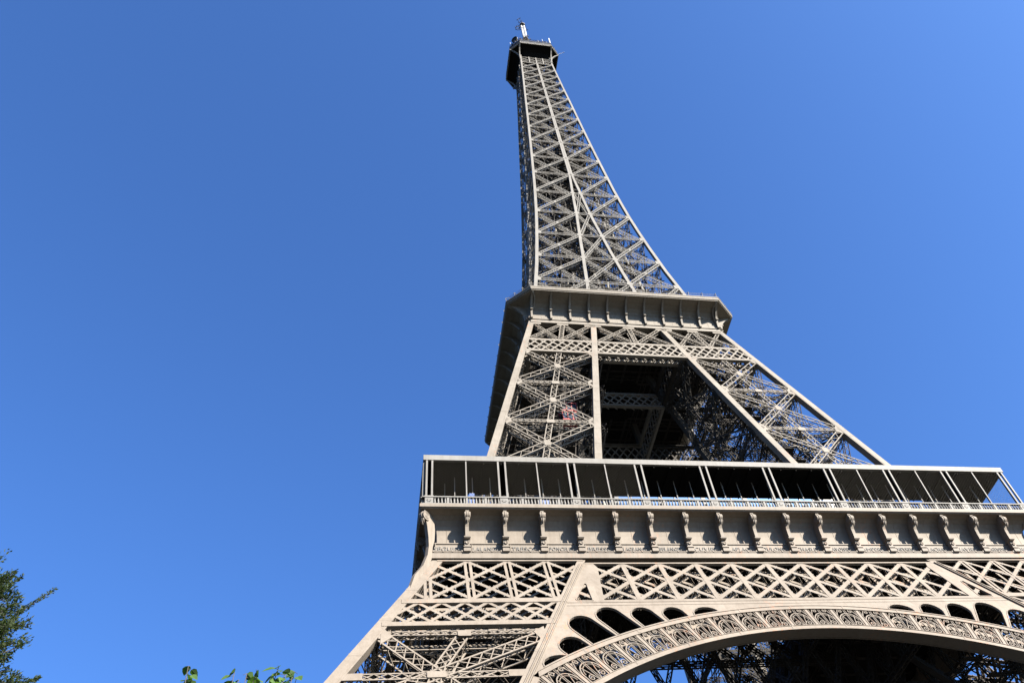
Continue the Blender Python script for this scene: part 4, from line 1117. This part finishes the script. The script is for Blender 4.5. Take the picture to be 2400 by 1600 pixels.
def tree_left():
    r = random.Random(21); root = empty('leafy_tree', (-50.5, -84.0, 0))
    tag(root, 'dark green small-leaved tree reaching in from the left edge', 'tree')
    base = Vector((-50.5, -84.0, 0)); wood = MB(); lv = MB()
    o = lambda v: tuple(Vector(v)-base)
    wood.tube([o((-50.5, -84, 0)), o((-50.6, -83.9, 3)), o((-50.3, -84.1, 7)), o((-50.4, -84, 11)), o((-50.2, -84.1, 14.5))], [.3, .24, .19, .12, .04], 9)
    limbs = []
    # limb tips towards the edge of the picture, then limbs all round
    tips = [((-47.6, -84.8, 14.9), 13.0), ((-47.8, -84.6, 12.5), 10.6), ((-48, -84.9, 15.6), 13.2)]
    for i in range(30):
        a = r.uniform(0, 6.28); rad = r.uniform(1.8, 3.6); z = r.uniform(6.5, 15.4); x = -50.5+math.cos(a)*rad*(1 if math.cos(a) < 0 else .8)
        tips.append(((x, -84+math.sin(a)*rad, z), z-r.uniform(1.5, 2.6)))
    tips = [q for q in tips if math.degrees(math.atan2(q[0][0]+38.35, q[0][1]+102.72)) < -28.5]
    for (tp_, zs_) in tips:
        t = Vector(tp_); s = Vector((-50.4, -84, min(zs_, 13.8)))
        m = (s+t)/2+Vector((0, 0, -.25))+vrand(r)*.2
        wood.tube([o(s), o(m), o(t)], [.07, .045, .01], 5)
        L = (t-s).length
        nt_ = int(L*6)
        for i in range(nt_):
            f = .25+.75*(i+.5)/nt_; b = s*(1-f)**2+m*2*f*(1-f)+t*f*f
            d = ((t-s).normalized()*.8+vrand(r)*.75+Vector((0, 0, .35))).normalized(); ln = r.uniform(.25, .7)*(1.25-f*.8)
            e = b+d*ln; wood.tube([o(b), o(e)], [.012, .004], 3)
            k = int(ln*46)+6
            for j in range(k):
                q = b+(e-b)*(j/k)+vrand(r)*.035
                leaf(lv, Vector(o(q)), (d+vrand(r)*.9), vrand(r), r.uniform(.06, .11), r.uniform(.028, .042), 'n')
    twigs = [(-47.17,-85.12,14.57),(-46.66,-85.68,14.13),(-47.12,-85.39,14.28),(-47.23,-84.88,14.59),(-47.16,-84.4,15.12),(-47.5,-83.95,14.78),(-47.02,-84.24,14.53),(-47.26,-84.57,14.3),(-47.47,-83.94,15.02),(-47.27,-83.81,14.84),(-46.58,-84.77,14.09),(-47.12,-83.59,15.1),
        (-46.31,-85.33,14.01),(-46.96,-84.84,14.03),(-46.83,-84.59,14.46),(-46.96,-84.44,14.16),(-46.83,-84.13,14.07),(-46.89,-83.34,14.61),(-47.08,-83.77,14.72),(-46.45,-84.25,13.98),(-47.01,-83.81,14.66),(-46.32,-85.53,13.45),(-46.05,-85.34,13.22),(-46.24,-85.26,13.57),
        (-47.25,-83.81,14.35),(-46.58,-85.7,13.17),(-47.03,-83.69,14.67),(-46.93,-83.34,14.82),(-47.08,-84.46,14.29),(-47.04,-84.95,13.89),(-46.3,-85.57,13.49),(-46.9,-83.43,14.31),(-46.4,-84.52,13.6),(-46.74,-84.31,13.69),(-47.06,-83.55,14.19),(-46.89,-84.05,13.89),
        (-47.32,-83.57,14.23),(-45.94,-85.49,12.63),(-46.03,-85.51,12.61),(-45.9,-85.35,12.69),(-46.5,-83.99,13.61),(-46.77,-83.95,13.54),(-47.07,-84.25,13.6),(-46.02,-84.36,13.44),(-46.25,-84.7,13.21),(-46.7,-84.3,13.45),(-46.89,-83.92,13.69),(-47.06,-84.09,13.51),
        (-46.93,-83.85,13.8),(-46.63,-84.69,13.28),(-46.14,-84.77,13.25),(-46.47,-84.61,13.09),(-46.01,-84.67,13.28),(-46.21,-84.46,13.15),(-46.74,-84.49,13.43),(-46.92,-83.75,13.37),(-46.94,-83.85,13.45),(-46.08,-84.68,12.8),(-46.97,-83.89,13.42),(-46.48,-84.67,12.92),
        (-46.84,-83.51,13.63),(-47.12,-83.57,13.7),(-45.96,-84.39,12.92),(-45.71,-84.84,12.66),(-46.29,-83.94,13.24),(-46.21,-84.75,12.88),(-46.7,-84.32,13.21),(-46.06,-85.46,12.32),(-46.41,-83.31,13.66),(-46.21,-84.13,12.82),(-46.31,-85.24,12.22),(-46.52,-84.4,12.74),
        (-46.51,-84.17,12.8),(-46.86,-83.67,13.3),(-46.24,-84.73,12.5),(-46.87,-83.79,13.14),(-46.96,-83.56,13.21),(-45.6,-85.36,11.84),(-45.74,-85.3,11.86),(-46.46,-84.37,12.58),(-46.59,-83.77,12.87),(-46.24,-85.32,12.08),(-47.01,-83.44,13.2),(-46.1,-84.28,12.68),
        (-46.26,-84.74,12.35),(-46.05,-84.62,12.34),(-46.11,-85.27,12.03),(-45.84,-84.49,12.1),(-46.31,-84.71,12.13),(-45.79,-84.47,12.09),(-45.67,-84.28,12.23),(-46.33,-83.85,12.52),(-46.04,-84.36,12.18),(-46.44,-83.92,12.48),(-46.35,-84.58,12.13),(-45.51,-84.37,12.09),
        (-45.41,-84.62,11.99),(-46.38,-83.59,12.78),(-46.1,-83.52,12.59),(-45.9,-84.04,12.34),(-45.9,-85.49,11.57),(-45.89,-85.38,11.58),(-46.8,-83.59,12.79),(-46.61,-83.61,12.52),(-46.36,-83.94,11.92),(-45.69,-83.91,11.86),(-46.04,-83.56,12.52),(-45.56,-85.08,11.35),
        (-45.3,-85.1,11.23),(-46.39,-83.55,12.27),(-45.98,-84.88,11.72),(-45.73,-84.41,11.7),(-45.94,-84.61,11.77),(-46.09,-84.28,12.1),(-45.81,-83.53,12.34),(-46.43,-83.76,12.1),(-45.8,-84.2,11.92)]
    for tp_ in twigs:       # dense outer shoots on the side of the tower
        t = Vector(tp_); s = Vector((-48.6, -84.2, t.z-r.uniform(.7, 1.3))); m = (s+t)/2+Vector((0, 0, -.1))
        pts = [s*(1-f)**2+m*2*f*(1-f)+t*f*f for f in (0, .3, .6, .85, 1)]
        wood.tube([o(p) for p in pts], [.03, .02, .012, .007, .003], 4)
        for j in range(12):
            b = pts[2]+(t-pts[2])*r.random(); d = ((t-s).normalized()+vrand(r)*.8+Vector((0, 0, .3))).normalized(); e = b+d*r.uniform(.12, .26)
            wood.tube([o(b), o(e)], [.005, .002], 3)
            for k in range(18):
                q = b+(e-b)*(k/17)+vrand(r)*.06
                leaf(lv, Vector(o(q)), (d+vrand(r)*.9), vrand(r), r.uniform(.06, .11), r.uniform(.028, .042), 'n')
    for t0, t1 in (((-47.2, -84.6, 12.6), (-45.83, -84.17, 14.44)), ((-46.6, -84.4, 12.9), (-46.22, -84.33, 13.9)), ((-47.2, -84.6, 13.6), (-46.51, -84.46, 14.6)), ((-46.3, -84.3, 11.9), (-45.44, -84.02, 12.44))):
        a, b = Vector(t0), Vector(t1); wood.tube([o(a), o((a+b)/2+Vector((.06, 0, -.08))), o(b)], [.015, .01, .003], 4)
        for j in range(110):
            f = j/109; q = a*(1-f)**2+((a+b)/2+Vector((.06, 0, -.08)))*2*f*(1-f)+b*f*f
            for _ in range(4): leaf(lv, Vector(o(q+vrand(r)*(.085-.05*f))), (b-a).normalized()+vrand(r)*.9, vrand(r), r.uniform(.055, .1), r.uniform(.025, .04), 'n')
    wood.build('trunk', M_BARK, root, smooth=True); lv.build('crown', M_LEAFD, root)
tree_left()
def tree_near():
    r = random.Random(4); base = Vector((-39.8, -94.9, 0)); root = empty('young_tree', base)
    tag(root, 'young tree with big heart-shaped leaves poking up at the bottom edge', 'tree')
    wood = MB(); lv = MB(); o = lambda v: tuple(Vector(v)-base)
    wood.tube([o(base), o(base+Vector((.05, 0, 1.8))), o(base+Vector((0, .05, 3.4))), o(base+Vector((0, 0, 4.6)))], [.07, .055, .04, .02], 8)
    sh = [(-40.05,-95.04,6.19),(-40.04,-94.88,6.16),(-39.66,-94.9,6.2),(-39.63,-94.77,6.2),(-39.57,-94.75,6.27),(-39.45,-95.02,6.13),(-39.26,-95.02,6.17),(-39.25,-94.6,6.3),(-39.2,-94.89,6.19),(-39.13,-94.89,6.2),(-39.13,-94.51,6.36),(-39.56,-94.83,6.08),(-39.18,-94.6,6.2),(-40.05,-94.92,6.05)]
    sh += [(-39.8+r.uniform(-1, 1), -94.9+r.uniform(-.8, .8), r.uniform(3.8, 5.55)) for _ in range(14)]
    for si, tp_ in enumerate(sh):
        t = Vector(tp_); s = base+Vector((0, 0, r.uniform(2.6, 4.2))); m = Vector((t.x*.75+s.x*.25, t.y*.75+s.y*.25, s.z*.45+t.z*.55))
        pts = [s*(1-f)**2+m*2*f*(1-f)+t*f*f for f in np.linspace(0, 1, 9)]
        wood.tube([o(p) for p in pts], list(np.linspace(.016, .003, 9)), 5)
        n = 38 if si < 14 else 18
        for i in range(n):
            f = (.25+.75*i/(n-1)) if si >= 14 else (.3+.7*(i/(n-1))**.6); b = s*(1-f)**2+m*2*f*(1-f)+t*f*f
            if si < 8 and i == n-1: pass
            d = Vector((r.uniform(-1, 1), r.uniform(-1, 1), r.uniform(-.5, .25))).normalized(); st_ = b+d*r.uniform(.02, .05)
            wood.tube([o(b), o(st_)], [.003, .002], 3)
            L = r.uniform(.07, .115)
            if si < 14 and i == n-1: st_ = t.copy(); d = Vector((r.uniform(-1, 1), r.uniform(-1, 1), -.1)); L = .09
            leaf(lv, Vector(o(st_)), d+Vector((0, 0, -.5)), Vector((r.uniform(-1, 1), r.uniform(-1, 1), .9)), L, L*r.uniform(.75, .95), 'heart')
    wood.build('trunk', M_BARK, root, smooth=True); lv.build('leaves', M_LEAFL, root)
tree_near()

# ------------------------------------------------------------------ ground
g = MB(); g.add([(-3000, -3000, 0), (3000, -3000, 0), (3000, 3000, 0), (-3000, 3000, 0)], [(0, 1, 2, 3)])
tag(g.build('ground', M_GRASS), kind='structure')
g = MB(); g.box((-75, -110, .001), (75, 75, .004))
tag(g.build('pavement', M_GRAVEL), kind='structure')
